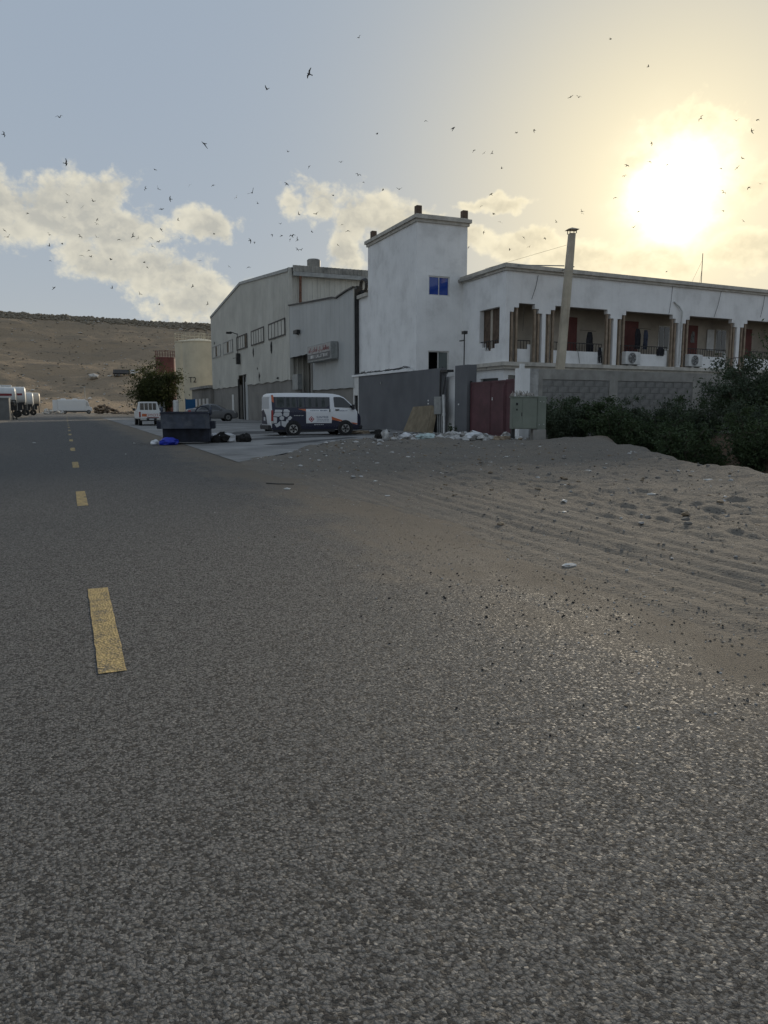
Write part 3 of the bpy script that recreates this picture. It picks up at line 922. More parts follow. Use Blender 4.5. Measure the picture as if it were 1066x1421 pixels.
for ci in range(len(cols_) - 1):
    a, b = cols_[ci][1] + .012, cols_[ci + 1][0] - .012
    if a > 22:
        break
    for r in range(9):
        z0 = 2.635 - (r + 1) * bh
        u = a - (.31 if r % 2 else 0)
        while u < b - .05:
            u0, u1 = max(u, a), min(u + bwid - .016, b)
            u += bwid
            if u1 - u0 < .06:
                continue
            full = abs(u1 - u0 - (bwid - .016)) < 1e-4
            jy = rnd.uniform(-.005, .004)
            if full and me0 is not None:
                o = bpy.data.objects.new('block', me0); col.objects.link(o); o.parent = bw
            else:
                w_ = u1 - u0
                mb = MB().box(0, w_, .012, .12, 0, bh - .016)
                o = mb.build('block', BLOCKC, bw, bevel=.008, local=True)
                if full:
                    me0 = o.data
            o.location = (u0, jy, z0)

# ------------------------------------------------------------------ grey yard wall, gate and posts
XW = 18.6
gw = thing('grey_yard_wall', 'long dark grey rendered yard wall behind the van', 'wall', (XW, 36.6, 0))
MB().box(XW, XW + .22, 36.6, 49.2, -.3, 3.47).build('wall_panel', GREYW, gw)
MB().box(XW - .06, XW + .3, 41.0, 50.4, 3.472, 3.60).build('coping', WHITE, gw)
MB().box(XW + .02, XW + .2, 49.25, 50.3, 2.2, 3.47).box(XW + .02, XW + .2, 49.25, 49.4, 0, 2.199).box(XW + .02, XW + .2, 50.15, 50.3, 0, 2.199).build('door_frame', FRAMEW, gw)
MB().box(XW + .1, XW + .14, 49.4, 50.15, 0, 2.2).build('door', BLACK, gw)
for z in (1.55, 1.72):
    MB().box(XW - .03, XW - .001, 38.2, 38.32, z, z + .08).build('wall_socket', WHITEP, gw)
MB().box(XW - .05, XW - .001, 45.1, 45.2, 2.85, 3.0).build('wall_lamp', GREYMET, gw)
# tangle of cables on the coping
mb = MB(); rr = random.Random(3)
for k in range(6):
    pts = []; z = 3.62
    for i in range(26):
        y = 41.1 + i * .36
        pts.append((XW + .05 + rr.uniform(-.09, .12), y + rr.uniform(-.1, .1), z + abs(rr.gauss(0, .05)) + .02 + (.12 if i in (1, 2, 3) else 0) * rr.random()))
    mb.tube(pts, .016, 4)
tag(mb.build('cable_tangle', DKMET), 'loose dark cables lying along the coping of the grey yard wall', 'cables')

rec = thing('white_recess_wall', 'narrow white wall panel between grey yard wall and gate post', 'wall', (XW + .5, 35.1, 0))
MB().box(XW + .45, XW + .6, 35.05, 37.2, -.2, 3.02).build('wall_panel', WHITE, rec)
ebox = thing('meter_box', 'grey electrical meter box on pipes at the end of the grey wall', 'utility box', (XW - .2, 36.6, 0))
MB().box(XW - .32, XW - .02, 36.15, 36.95, 1.02, 1.95).build('case', GREYMET, ebox, bevel=.015)
MB().box(XW - .335, XW - .322, 36.2, 36.55, 1.06, 1.91).build('door', GREYMET, ebox)
mb = MB()
for (y, z1, r) in ((36.35, 1.03, .04), (36.6, 1.03, .035), (36.8, 1.03, .03)):
    mb.tube([(XW - .15, y, -.1), (XW - .15, y, z1)], r, 8)
mb.build('conduit', GREYMET, ebox, smooth=60)
MB().tube([(XW - .25, 35.85, -.1), (XW - .25, 35.9, 1.1), (XW - .28, 35.92, 2.05)], .065, 8).tube([(XW - .25, 35.9, .95), (XW - .25, 35.9, 1.1)], .085, 8).build('white_pipe', WHITEP, ebox, smooth=60)
mb = MB()
mb.tube([(XW - .1, 36.65, 1.9), (XW - .08, 36.66, 3.3), (XW + .1, 36.8, 3.5)], .05, 6).tube([(XW - .2, 36.2, 1.9), (XW - .1, 36.05, 2.9), (XW + .1, 36.2, 3.25), (XW + .3, 36.6, 3.3)], .04, 6)
mb.box(XW - .12, XW + .25, 35.8, 36.6, 3.22, 3.34)
mb.build('cable_riser', DKMET, ebox)

gp = thing('gate_post', 'square grey gate post left of the maroon gate', 'gate post', (XW, 34.4, 0))
MB().box(XW - .05, XW + .5, 33.8, 35.1, -.2, 3.5).build('pillar', GREYW, gp, bevel=.02)
MB().box(XW - .08, XW - .051, 34.6, 34.68, 1.5, 1.58).build('bell_push', WHITEP, gp)
cctv = thing('camera_pole', 'thin dark pole with small camera on top of the gate post', 'camera', (XW + .2, 34.6, 3.5))
MB().tube([(XW + .2, 34.6, 3.5), (XW + .2, 34.6, 5.05)], .03, 6).build('pole', DKMET, cctv)
MB().box(XW + .1, XW + .3, 34.45, 34.72, 5.05, 5.2).box(XW + .15, XW + .24, 34.6, 35.05, 4.72, 4.77).build('camera', DKMET, cctv)

gate = thing('maroon_gate', 'maroon steel double gate with small wicket door', 'gate', (XW + .1, 33.7, 0))
GX = XW + .12
Y = [33.72, 31.75, 30.45, 29.22]
for i in range(3):
    y0, y1 = Y[i + 1] + .02, Y[i] - .02
    leaf = MB().box(GX, GX + .05, y0, y1, .06, 2.62 + .02 * i).build('leaf', MAROON, gate)
    mb = MB()
    for ya, yb, za, zb in ((y0, y1, .06, .12), (y0, y1, 2.54, 2.6), (y0, y0 + .05, .12, 2.54), (y1 - .05, y1, .12, 2.54)):
        mb.box(GX - .022, GX - .001, ya, yb, za, zb)
    mb.build('leaf_frame', MAROON, leaf)
    if i == 1:
        MB().box(GX - .03, GX - .002, y0 + .08, y1 - .08, .2, 2.35).build('wicket', MAROON, leaf)
        MB().box(GX - .06, GX - .031, y1 - .22, y1 - .17, 1.72, 1.86).build('handle', WHITEP, leaf)
mb = MB().box(GX, GX + .1, 33.74, 33.80, 0, 2.7)
mb.build('hinge_bar', DKMET, gate)

# ------------------------------------------------------------------ warehouse
wh = thing('warehouse', 'large pale steel clad warehouse with gable end towards the road', 'warehouse', (XW, 66.4, 0))
WY0, WY1, WYR, WE, WR_, WB = 66.3, 104.9, 86.0, 13.3, 15.0, 3.8


def gable(y):
    return WE + (WR_ - WE) * (1 - abs(y - WYR) / (WYR - WY0 if y < WYR else WY1 - WYR))


def ribbed(mb, x, y0, y1, zb, zt, pitch=.55, dp=.045, rib=.09):
    """vertical ribbed steel sheet in a plane of constant x, facing -x; zb and zt are functions of y"""
    ys = []
    y = y0
    while y < y1 - 1e-6:
        for dy, d in ((0, 0), (pitch - 2 * rib, 0), (pitch - 1.5 * rib, dp), (pitch - .5 * rib, dp)):
            if y + dy < y1:
                ys.append((y + dy, d))
        y += pitch
    ys.append((y1, 0))
    vs, fs = [], []
    for (yy, d) in ys:
        vs += [(x - d, yy, zb(yy)), (x - d, yy, zt(yy)), (x + .08, yy, zt(yy)), (x + .08, yy, zb(yy))]
    for i in range(len(ys) - 1):
        a = i * 4
        fs += [(a, a + 1, a + 5, a + 4), (a + 1, a + 2, a + 6, a + 5), (a + 3, a, a + 4, a + 7)]
    e = (len(ys) - 1) * 4
    fs += [(0, 3, 2, 1), (e, e + 1, e + 2, e + 3)]
    mb.add(vs, fs)


N = 14
for k in range(N):
    a, b = WY0 + (WY1 - WY0) * k / N, WY0 + (WY1 - WY0) * (k + 1) / N - .012
    mb = MB()
    if b > 83.9 and a < 88.4:            # sheets over the tall door
        ya = min(max(a, 83.9), b); yb = max(min(b, 88.4), a)
        def zb(y, ya=ya, yb=yb): return 5.0 if ya <= y <= yb else WB
        for p0, p1 in ((a, ya), (ya, yb), (yb, b)):
            if p1 - p0 > .05:
                ribbed(mb, XW, p0, p1, (lambda y, lo=(5.0 if p0 >= 83.89 and p1 <= 88.41 else WB): lo + .03 * math.sin(y)), gable)
    else:
        ribbed(mb, XW, a, b, lambda y: WB + .05 * math.sin(y * 1.7), gable)
    mb.build('cladding_sheet', CLAD, wh)
# masonry plinth below the cladding
mb = MB()
mb.box(XW + .1, XW + .4, WY0, 83.9, -.3, 3.95).box(XW + .1, XW + .4, 88.4, WY1, -.3, 3.95)
mb.build('plinth_wall', MASON, wh)
MB().box(XW + .04, XW + .098, 91.6, 92.5, .2, 2.9).build('side_window', FRAMEW, wh)
# tall door
mb = MB()
mb.box(XW + .5, XW + .56, 85.2, 88.3, 0, 5).box(XW + .05, XW + .12, 83.9, 85.0, 0, 4.2)
mb.build('tall_door', CLAD2, wh)
MB().box(XW - .05, XW + .1, 85.0, 85.3, 0, 5.0).build('door_jamb', DKMET, wh)
MB().box(XW - .05, XW + .1, 88.3, 88.5, 0, 4.6).build('door_jamb', DKMET, wh)
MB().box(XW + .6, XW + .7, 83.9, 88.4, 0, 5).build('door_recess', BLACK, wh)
# gable trim and roof
mb = MB()
for ya, yb in ((WY0, WYR), (WYR, WY1)):
    mb.add([(XW - .12, ya, gable(ya) - .18), (XW - .12, yb, gable(yb) - .18), (XW - .12, yb, gable(yb) + .10), (XW - .12, ya, gable(ya) + .10),
            (XW + .2, ya, gable(ya) - .18), (XW + .2, yb, gable(yb) - .18), (XW + .2, yb, gable(yb) + .10), (XW + .2, ya, gable(ya) + .10)],
           [(0, 1, 2, 3), (7, 6, 5, 4), (0, 4, 5, 1), (3, 2, 6, 7), (0, 3, 7, 4), (1, 5, 6, 2)])
mb.build('verge_flashing', GREYMET, wh)
mb = MB(); NX = 380
for ya, yb in ((WY0 - .45, WYR), (WYR, WY1 + .4)):
    vs, fs = [], []
    for i in range(NX + 1):
        x = XW + .2 + 33 * i / NX
        dz = .06 * (1 if (i // 2) % 2 else -1)
        vs += [(x, ya, gable(max(min(ya, WY1), WY0)) + .14 + dz), (x, yb, gable(max(min(yb, WY1), WY0)) + .14 + dz)]
    for i in range(NX):
        fs.append((2 * i, 2 * i + 1, 2 * i + 3, 2 * i + 2))
    mb.add(vs, fs)
rf = mb.build('roof', ROOFM, wh)
# side wall and eave gutter seen over the lean-to
for k in range(12):
    mb = MB(Matrix(((0, 1, 0, 0), (1, 0, 0, 0), (0, 0, 1, 0), (0, 0, 0, 1))))
    a = XW + .3 + k * 2.6
    ribbed(mb, WY0 + .05, a, a + 2.585, lambda y: -.1, lambda y: 12.95, .5)
    mb.build('side_sheet', CLAD, wh)
MB().box(XW + .3, XW + 33, WY0 - .5, WY0 - .25, 12.72, 13.08).build('gutter', GREYMET, wh)
mb = MB(Matrix(((0, 1, 0, 0), (1, 0, 0, 0), (0, 0, 1, 0), (0, 0, 0, 1))))
ribbed(mb, WY0 - .50, XW + .25, XW + 33, lambda y: 13.09, lambda y: 13.60, .36, .07, .09)
mb.build('corrugated_fascia', ROOFM, wh)
MB().box(XW - .06, XW + .28, WY0 - .12, WY0 + .2, 3.8, 13.45).build('corner_flashing', CLAD, wh)
MB().tube([(XW + .95, WY0 - .35, 12.75), (XW + .95, WY0 - .2, 9.6)], .12, 8).build('rain_pipe', RUST, wh)
for i, (x, y, r, h) in enumerate(((22.75, 72.2, .62, 1.35), (27.1, 72.6, .55, .72))):
    z = gable(y) + .1
    mb = MB().lathe([(r * .72, -.3), (r * .72, h * .55), (r * .8, h * .55), (r * 1.02, h * .52), (r * 1.04, h * 1.05), (r * .9, h * 1.12), (0, h * 1.2)], (x, y, z), 20)
    v = mb.build('roof_ventilator', ROOFM, wh, smooth=40)
MB().box(51.3, 51.6, WY0, WY1, -.2, 13.3).build('rear_wall', CLAD, wh)
MB().box(XW + .4, 51.3, WY1 - .25, WY1 - .05, -.2, 13.3).build('far_side_wall', CLAD, wh)
# louvre windows high on the gable
for i, (ya, yb) in enumerate(((67.6, 73.6), (75.5, 81.05), (83.1, 88.5), (90.8, 96.5), (98.3, 104.2))):
    za, zb_ = 7.8, 9.33
    mb = MB()
    for a, b, c, d in ((ya, yb, za, za + .12), (ya, yb, zb_ - .12, zb_), (ya, ya + .12, za + .12, zb_ - .12), (yb - .12, yb, za + .12, zb_ - .12)):
        mb.box(XW - .10, XW - .046, a, b, c, d)
    for k in range(1, 5):
        y = ya + (yb - ya) * k / 5
        mb.box(XW - .095, XW - .05, y - .03, y + .03, za + .12, zb_ - .12)
    w = mb.build('window', DKMET if i < 3 else GREYMET, wh)
    for k in range(5):
        y0 = ya + (yb - ya) * k / 5; y1 = ya + (yb - ya) * (k + 1) / 5
        dark = (i == 2 and k == 0) or (i in (3, 4) and k == 2)
        MB().box(XW - .065, XW - .048, max(y0, ya + .12) + .03, min(y1, yb - .12) - .03, za + .12, zb_ - .12).build('pane', DARKG if dark else CLAD, w)
# torn holes: flat black patches on the sheets stand for the dark inside
def hole_patch(y, z0, z1, w, seed):
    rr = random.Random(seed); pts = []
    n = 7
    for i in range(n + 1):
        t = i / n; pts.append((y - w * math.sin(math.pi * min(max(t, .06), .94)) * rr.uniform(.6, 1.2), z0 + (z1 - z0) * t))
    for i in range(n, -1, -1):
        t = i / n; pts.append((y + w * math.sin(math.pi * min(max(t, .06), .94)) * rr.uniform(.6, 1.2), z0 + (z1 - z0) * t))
    MB().prism(pts, 'x', XW - .055, XW - .048).build('painted_torn_hole', BLACK, wh)


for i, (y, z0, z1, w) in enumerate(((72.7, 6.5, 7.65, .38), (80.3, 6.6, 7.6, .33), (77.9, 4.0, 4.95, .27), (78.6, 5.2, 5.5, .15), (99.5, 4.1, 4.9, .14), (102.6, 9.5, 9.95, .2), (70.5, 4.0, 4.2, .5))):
    hole_patch(y, z0, z1, w, i)
# outreach lamp bracket on the gable
wl = thing('wall_floodlight', 'dark bracket with floodlight and loose cable on the warehouse gable', 'floodlight', (XW, 88, 7))
MB().tube([(XW - .05, 87.9, 9.6), (XW - .9, 88.1, 9.9), (XW - .9, 88.1, 9.75)], .05, 6).tube([(XW - .08, 88.0, 9.7), (XW - .08, 87.9, 7.0), (XW - .7, 87.6, 6.9)], .04, 6).build('bracket', DKMET, wl)
MB().box(XW - 1.3, XW - .7, 87.9, 88.3, 9.65, 9.85).box(XW - .5, XW - .1, 86.6, 87.1, 6.2, 7.4).build('lamp_head', DKMET, wl)

# ------------------------------------------------------------------ lean-to with signboard
lt = thing('lean_to_shed', 'blue grey clad lean-to with dark doorway joined to the warehouse side', 'shed', (XW, 50.1, 0))
LTOP = lambda y: float(np.interp(y, [50.1, 51.5, 53.6, 54.4, 60, 66.2], [9.48, 9.42, 9.22, 9.36, 9.75, 10.2]))
N = 8
for k in range(N):
    a, b = 50.1 + 16.1 * k / N, 50.1 + 16.1 * (k + 1) / N - .01
    mb = MB()
    for p0, p1, lo in ((a, min(b, 59.8), 2.75), (max(a, 59.8), b, 5.72)):
        if p1 - p0 > .06:
            ribbed(mb, XW - .02, p0, p1, lambda y, lo=lo: lo + .02 * math.sin(3 * y), LTOP, 1.0, .018, .07)
    mb.build('cladding_sheet', CLAD2, lt)
mb = MB()
pts = [(y, LTOP(y)) for y in (50.0, 51.5, 53.6, 54.4, 60, 66.2)]
for i in range(len(pts) - 1):
    (ya, za), (yb, zb2) = pts[i], pts[i + 1]
    mb.bar((XW - .03, ya, za + .03), (XW - .03, yb, zb2 + .03), .22, .10)
mb.build('top_flashing', DKMET, lt)
MB().box(XW + .1, 27, 50.12, 50.2, 0, 9.4).build('end_wall', DKMET, lt)
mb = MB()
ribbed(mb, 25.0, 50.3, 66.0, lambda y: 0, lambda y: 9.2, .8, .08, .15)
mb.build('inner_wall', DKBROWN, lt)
mb = MB()
pp = [(y, LTOP(y) - .15) for y in (50.2, 53.6, 60, 66.1)]
for i in range(3):
    (ya, za), (yb, zb2) = pp[i], pp[i + 1]
    mb.add([(XW + .1, ya, za), (27, ya, za - .1), (27, yb, zb2 - .1), (XW + .1, yb, zb2)], [(0, 1, 2, 3)])
mb.build('roof', ROOFM, lt)
MB().box(XW + .12, XW + .4, 50.3, 59.7, 0, 2.8).build('plinth_wall', MASON, lt)
MB().box(XW - .1, XW + .3, 59.6, 59.9, 0, 5.7).box(XW + .1, XW + .3, 63.6, 66.2, 0, 2.9).build('door_jamb', MASON, lt)
MB().box(XW - .15, XW + .25, 63.5, 65.2, 2.9, 4.2).build('roller_box', GREYMET, lt)
sb = thing('signboard', 'box signboard with red script on pale panel on the lean-to', 'sign', (XW - .06, 56.1, 4.9))
MB().box(XW - .62, XW - .055, 53.25, 59.05, 4.88, 6.15).build('case', GREYMET, sb, bevel=.03)
face = MB().box(XW - .635, XW - .622, 53.4, 58.9, 5.0, 6.05).build('panel', mat('sign_panel', (.42, .40, .38), .6, var=.12, vs=2), sb)
SREDL = mat('sign_red', (.30, .095, .095), .6, var=.15, vs=5)
SGRY = mat('sign_grey', (.13, .13, .13), .6, var=.15, vs=5)
mb = MB().box(XW - .641, XW - .636, 53.4, 58.9, 5.0, 5.47)
mb.build('lower_panel', SGRY, sb)
rr = random.Random(9)
# cursive script: baseline strokes with uprights and dots, illegible in the photograph
y = 58.5; mb = MB(); X_ = XW - .645
while y > 53.8:
    kind = rr.choice('aabcde'); w = rr.uniform(.22, .5)
    if kind == 'a':                                  # upright
        w = .12; mb.tube([(X_, y, 5.62), (X_, y - .03, 5.96)], .022, 5)
    elif kind == 'b':                                # bowl with dots
        mb.tube([(X_, y, 5.76), (X_, y - .2 * w, 5.63), (X_, y - .8 * w, 5.63), (X_, y - w, 5.74)], .024, 5)
        mb.box(X_ - .012, X_ + .01, y - .6 * w, y - .6 * w + .05, 5.80, 5.84).box(X_ - .012, X_ + .01, y - .4 * w, y - .4 * w + .05, 5.80, 5.84)
    elif kind == 'c':                                # loop
        mb.tube([(X_, y - .12 + .12 * math.cos(t), 5.70 + .09 * math.sin(t)) for t in np.linspace(0, 6.28, 10)], .022, 5); w = .3
    elif kind == 'd':                                # tail below the line
        mb.tube([(X_, y, 5.70), (X_, y - .5 * w, 5.66), (X_, y - .8 * w, 5.56), (X_, y - .5 * w, 5.51)], .024, 5)
    else:                                            # long stroke
        w *= 1.3; mb.tube([(X_, y, 5.66), (X_, y - w, 5.64), (X_, y - w - .02, 5.72)], .022, 5)
        mb.box(X_ - .012, X_ + .01, y - .5 * w, y - .5 * w + .05, 5.56, 5.60)
    y -= w + (.16 if rr.random() < .25 else .03)
mb.build('red_script', SREDL, sb)
y = 58.6; mb = MB()
while y > 53.7:
    w = rr.uniform(.16, .3); x = XW - .65
    mb.box(x, x + .01, y - .05, y, 5.14, 5.38)
    if rr.random() < .7:
        mb.box(x, x + .01, y - w, y - .05, 5.33 if rr.random() < .5 else 5.14, 5.38 if rr.random() < .5 else 5.20)
    if rr.random() < .5:
        mb.box(x, x + .01, y - w, y - w + .05, 5.14, 5.38)
    y -= w + .10
mb.build('grey_letters', FRAMEW, sb)
tag(MB().box(XW - .35, XW - .06, 62.9, 64.0, 7.55, 7.85).tube([(XW - .05, 63.4, 7.5), (XW - .35, 63.4, 7.6)], .05, 6).build('floodlight', DKMET), 'small dark floodlight over the lean-to doorway', 'floodlight')
# bracketed coil of hose and pipes on the white rear wing
coil = thing('hose_coil', 'coiled dark hose on the coping between lean-to and stair tower', 'hose', (19.0, 49.7, 8.95))
mb = MB()
for k in range(4):
    mb.tube([(19.1 + .06 * k, 49.7 + .55 * math.cos(a), 9.55 + .45 * math.sin(a) + .03 * k) for a in np.linspace(0, 6.28, 20)], .04, 5)
mb.build('coil', DKMET, coil)
MB().box(19.0, 19.4, 49.9, 51.2, 8.952, 9.2).box(19.0, 19.2, 50.6, 51.4, 9.2, 9.7).build('bracket', DKMET, coil)

# ------------------------------------------------------------------ tanks and low store beyond
CREAM = mat('cream_tank_paint', (.60, .54, .40), .6, var=.10, vs=.35, streak=.25, streak_c=(.38, .33, .24))
TANKRED = mat('red_oxide_paint', (.165, .06, .052), .7, var=.2, vs=.5)


def tank(nm, label, x, y, r, h, m, rail, dome=.5, mr=None):
    t = thing(nm, label, 'tank', (x, y, 0))
    prof = [(r, -.3), (r, h), (r * 1.03, h + .02), (r * 1.03, h + .16), (r * .98, h + .18), (r * .6, h + .18 + dome * .6), (0, h + .18 + dome)]
    MB().lathe(prof, (x, y, 0), 40).build('shell', m, t, smooth=30)
    mb = MB(); n = 22
    for k in range(n):
        a = 2 * math.pi * k / n
        p = (x + r * 1.0 * math.cos(a), y + r * 1.0 * math.sin(a))
        mb.tube([(p[0], p[1], h + .15), (p[0], p[1], h + rail)], .03, 4)
    for zz in (h + rail, h + rail * .55):
        mb.tube([(x + r * math.cos(a), y + r * math.sin(a), zz) for a in np.linspace(0, 2 * math.pi, 41)], .03, 4)
    mb.build('handrail', mr or m, t)
    return t


t2 = tank('storage_tank', 'big cream storage tank with T2 painted on its side', 20.7, 128, 2.7, 11.75, CREAM, 1.25, .55)
BLK = mat('black_lettering', (.02, .02, .02), .7, var=0)
a = math.atan2(-128, -20.7) - R(27)
cx, cy = 20.7 + 2.72 * math.cos(a), 128 + 2.72 * math.sin(a)
M = Matrix.Translation((cx, cy, 5.7)) @ Matrix.Rotation(a + math.pi / 2, 4, 'Z') @ Matrix.Rotation(math.pi / 2, 4, 'X')
lettering('T2', 1.25, BLK, t2, MW[t2.name].inverted() @ M)
tank('storage_tank', 'slim cream tank half hidden behind the T2 tank', 20.6, 137, 2.6, 12.4, CREAM, 1.6, .4)
tank('storage_tank', 'red oxide tank with railed top behind the tree', 17.4, 146, 1.75, 10.2, TANKRED, 1.35, .15, TANKRED)
st = thing('low_store', 'low grey store building beside the cream tank', 'building', (18.3, 105.2, 0))
MB().box(18.3, 24, 105.3, 121.5, -.2, 4.0).build('wall', MASON, st)
MB().box(18.0, 24.2, 105.1, 121.8, 4.0, 4.35).build('roof', CONC, st)
for y in (107, 110, 113.2, 116.5):
    w = MB().box(18.22, 18.298, y, y + 1.5, .3, 2.6).build('door', FRAMEW, st)
tag(MB().box(15.7, 16.9, 110, 110.15, 0, 2.5).box(15.6, 15.7, 109.98, 110.17, 0, 2.6).box(16.9, 17.0, 109.98, 110.17, 0, 2.6).build('blue_door_panel', mat('blue_paint', (.02, .14, .33), .5, var=.1), None),
    'bright blue door panel standing beside the low grey store', 'panel')
tag(MB().lathe([(.38, -.1), (.38, 2.2), (.30, 2.35), (0, 2.36)], (13.9, 107, 0), 16).build('white_pillar', WHITEP, smooth=40), 'round white pillar in front of the tree trunks', 'pillar')
tag(MB().lathe([(.16, -.1), (.16, 2.0), (0, 2.02)], (11.9, 108, 0), 10).build('white_post', WHITEP, smooth=40), 'slim white post left of the round white pillar', 'post')
tag(MB().lathe([(.20, -.1), (.17, 2.3), (0, 2.32)], (12.5, 108.6, 0), 10).build('white_post', WHITEP, smooth=40), 'tallest slim white post beside the tree', 'post')
# ------------------------------------------------------------------ vehicles
def paint(name, c, rough=.3, metal=0.0, dust=.25):
    m = bpy.data.materials.new(name); m.use_nodes = True
    t = m.node_tree; q = G(t); b = t.nodes['Principled BSDF']
    co = q.n('ShaderNodeTexCoord').outputs['Object']
    sp = q.n('ShaderNodeSeparateXYZ'); q.put(sp.inputs[0], co)
    f = q.m('MULTIPLY', q.mapr(sp.outputs[2], .2, 1.0, 1, .25), q.mapr(q.noise(co, 3, 6, .65), .3, .7, .2, 1))
    q.put(b.inputs['Base Color'], q.mix(q.m('MULTIPLY', f, dust), C4(c), C4((.26, .22, .17))))
    q.put(b.inputs['Roughness'], q.m('ADD', rough, q.m('MULTIPLY', f, .35)))
    b.inputs['Metallic'].default_value = metal; b.inputs['Coat Weight'].default_value = .1
    return m


VWHITE = paint('van_white_paint', (.72, .73, .74))
NAVY = paint('navy_wrap', (.007, .010, .032), .4, 0, .04)
ORANGE = paint('orange_wrap', (.50, .115, .035), .4, 0, .1)
PALEW = paint('pale_graphic', (.50, .51, .52), .4, 0, .15)
SEDANP = paint('dark_grey_metallic', (.15, .155, .165), .3, .3, .3)
TRUCKW = paint('truck_white_paint', (.70, .70, .68), .4, 0, .2)
TYRE = mat('tyre_rubber', (.022, .022, .022), .85, var=.2, vs=8)
RIMM = mat('alloy_rim', (.45, .45, .44), .35, .7, var=.1, vs=8)
REDL = glass('red_lamp', (.25, .012, .012), .15)
CLEARL = glass('clear_lamp', (.45, .44, .42), .12)
PLAST = mat('black_plastic', (.025, .025, .027), .6, var=.15, vs=6)
CURT = mat('grey_curtain', (.075, .085, .082), .9, var=.3, vs=5)


def shell(mb, st, hw, lv=(0, .05, .2, .36, .5, .58, .68, .8, .9)):
    """lofted car body: st = stations (x, z bottom, z top, width factor); hw(z) = half width of the side at height z"""
    rings = []
    for (x, zb, zt, w) in st:
        ring = []
        h = zt - zb
        for f in lv:
            z = zb + h * f
            ring.append((hw(z) * w * (.93 if f == 0 else 1), z))
        yt = hw(zt) * w
        ring += [(yt * .99, zb + h * .955), (yt * .93, zb + h * .988), (yt * .6, zt)]
        full = [(x, y, z) for y, z in ring] + [(x, -y, z) for y, z in reversed(ring)]
        rings.append(full)
    n = len(rings[0])
    vs = [p for r in rings for p in r]
    fs = []
    for i in range(len(rings) - 1):
        for k in range(n):
            fs.append((i * n + k, i * n + (k + 1) % n, (i + 1) * n + (k + 1) % n, (i + 1) * n + k))
    fs.append(tuple(range(n))); fs.append(tuple(reversed(range((len(rings) - 1) * n, len(rings) * n))))
    mb.add(vs, fs)


def band(poly, lo, hi):
    for z, keep in ((lo, 1), (hi, -1)):
        out = []
        for i in range(len(poly)):
            a, b = poly[i - 1], poly[i]
            ia, ib = (a[1] - z) * keep >= 0, (b[1] - z) * keep >= 0
            if ia != ib:
                t = (z - a[1]) / (b[1] - a[1]); out.append((a[0] + t * (b[0] - a[0]), z))
            if ib:
                out.append(b)
        poly = out
        if len(poly) < 3:
            return []
    return poly


def side(mb, poly, hw, s=-1, off=.005, th=.004):
    ks = [-9, .45, .7, .92, 1.15, 1.85, 9]
    for lo, hi in zip(ks, ks[1:]):
        p = band(poly, lo, hi)
        if p and max(q[1] for q in p) - min(q[1] for q in p) > 1e-4:
            side1(mb, p, hw, s, off, th)


def side1(mb, poly, hw, s=-1, off=.005, th=.004):
    """thin panel of (x, z) points lying on the body side"""
    n = len(poly)
    a = [(x, s * (hw(z) + off), z) for x, z in poly]
    b = [(x, s * (hw(z) + off - th), z) for x, z in poly]
    mb.add(a + b, [tuple(range(n)), tuple(reversed(range(n, 2 * n)))] + [(i, i + n, (i + 1) % n + n, (i + 1) % n) for i in range(n)])


def wheel(root, x, y, r, w, s, spokes=5, hub=None):
    """wheel with tyre, rim disc and spokes; s is the outward side"""
    t = MB().lathe([(r * .62, -w / 2), (r * .9, -w / 2), (r, -w * .32), (r, w * .32), (r * .9, w / 2), (r * .62, w / 2)], (x, y, r), 26, 'y').build('wheel', TYRE, root, smooth=40, local=True)
    o = s * w * .42
    MB().lathe([(r * .66, o - s * .02), (r * .62, o), (r * .56, o - s * .015), (r * .52, o - s * .07), (0, o - s * .07)], (x, y, r), 26, 'y').build('rim', DKMET, t, smooth=40, local=True)
    mb = MB()
    for k in range(spokes):
        a = 2 * math.pi * k / spokes + .3
        for da in (-.14, .14):
            mb.bar((x + .05 * math.cos(a), y + o, r + .05 * math.sin(a)), (x + r * .6 * math.cos(a + da), y + o, r + r * .6 * math.sin(a + da)), .045, .03, (0, 1, 0))
    mb.lathe([(r * .66, o - s * .01), (r * .64, o + s * .012), (r * .55, o + s * .012), (r * .54, o - s * .02)], (x, y, r), 26, 'y')
    mb.build('spokes', hub or RIMM, t, local=True)
    return t


def rounded(pts, r=.05, n=3):
    out = []
    m = len(pts)
    for i in range(m):
        p0, p, p2 = Vector(pts[i - 1]), Vector(pts[i]), Vector(pts[(i + 1) % m])
        a = p + (p0 - p).normalized() * min(r, (p0 - p).length * .45); b = p + (p2 - p).normalized() * min(r, (p2 - p).length * .45)
        for k in range(n + 1):
            t = k / n
            q = a * (1 - t) ** 2 + p * 2 * t * (1 - t) + b * t * t
            out.append((q.x, q.y))
    return out


# minibus ------------------------------------------------------------------
def van_hw(z):
    return float(np.interp(z, [.2, .45, 1.15, 1.85, 2.1], [.86, .90, .90, .775, .70]))


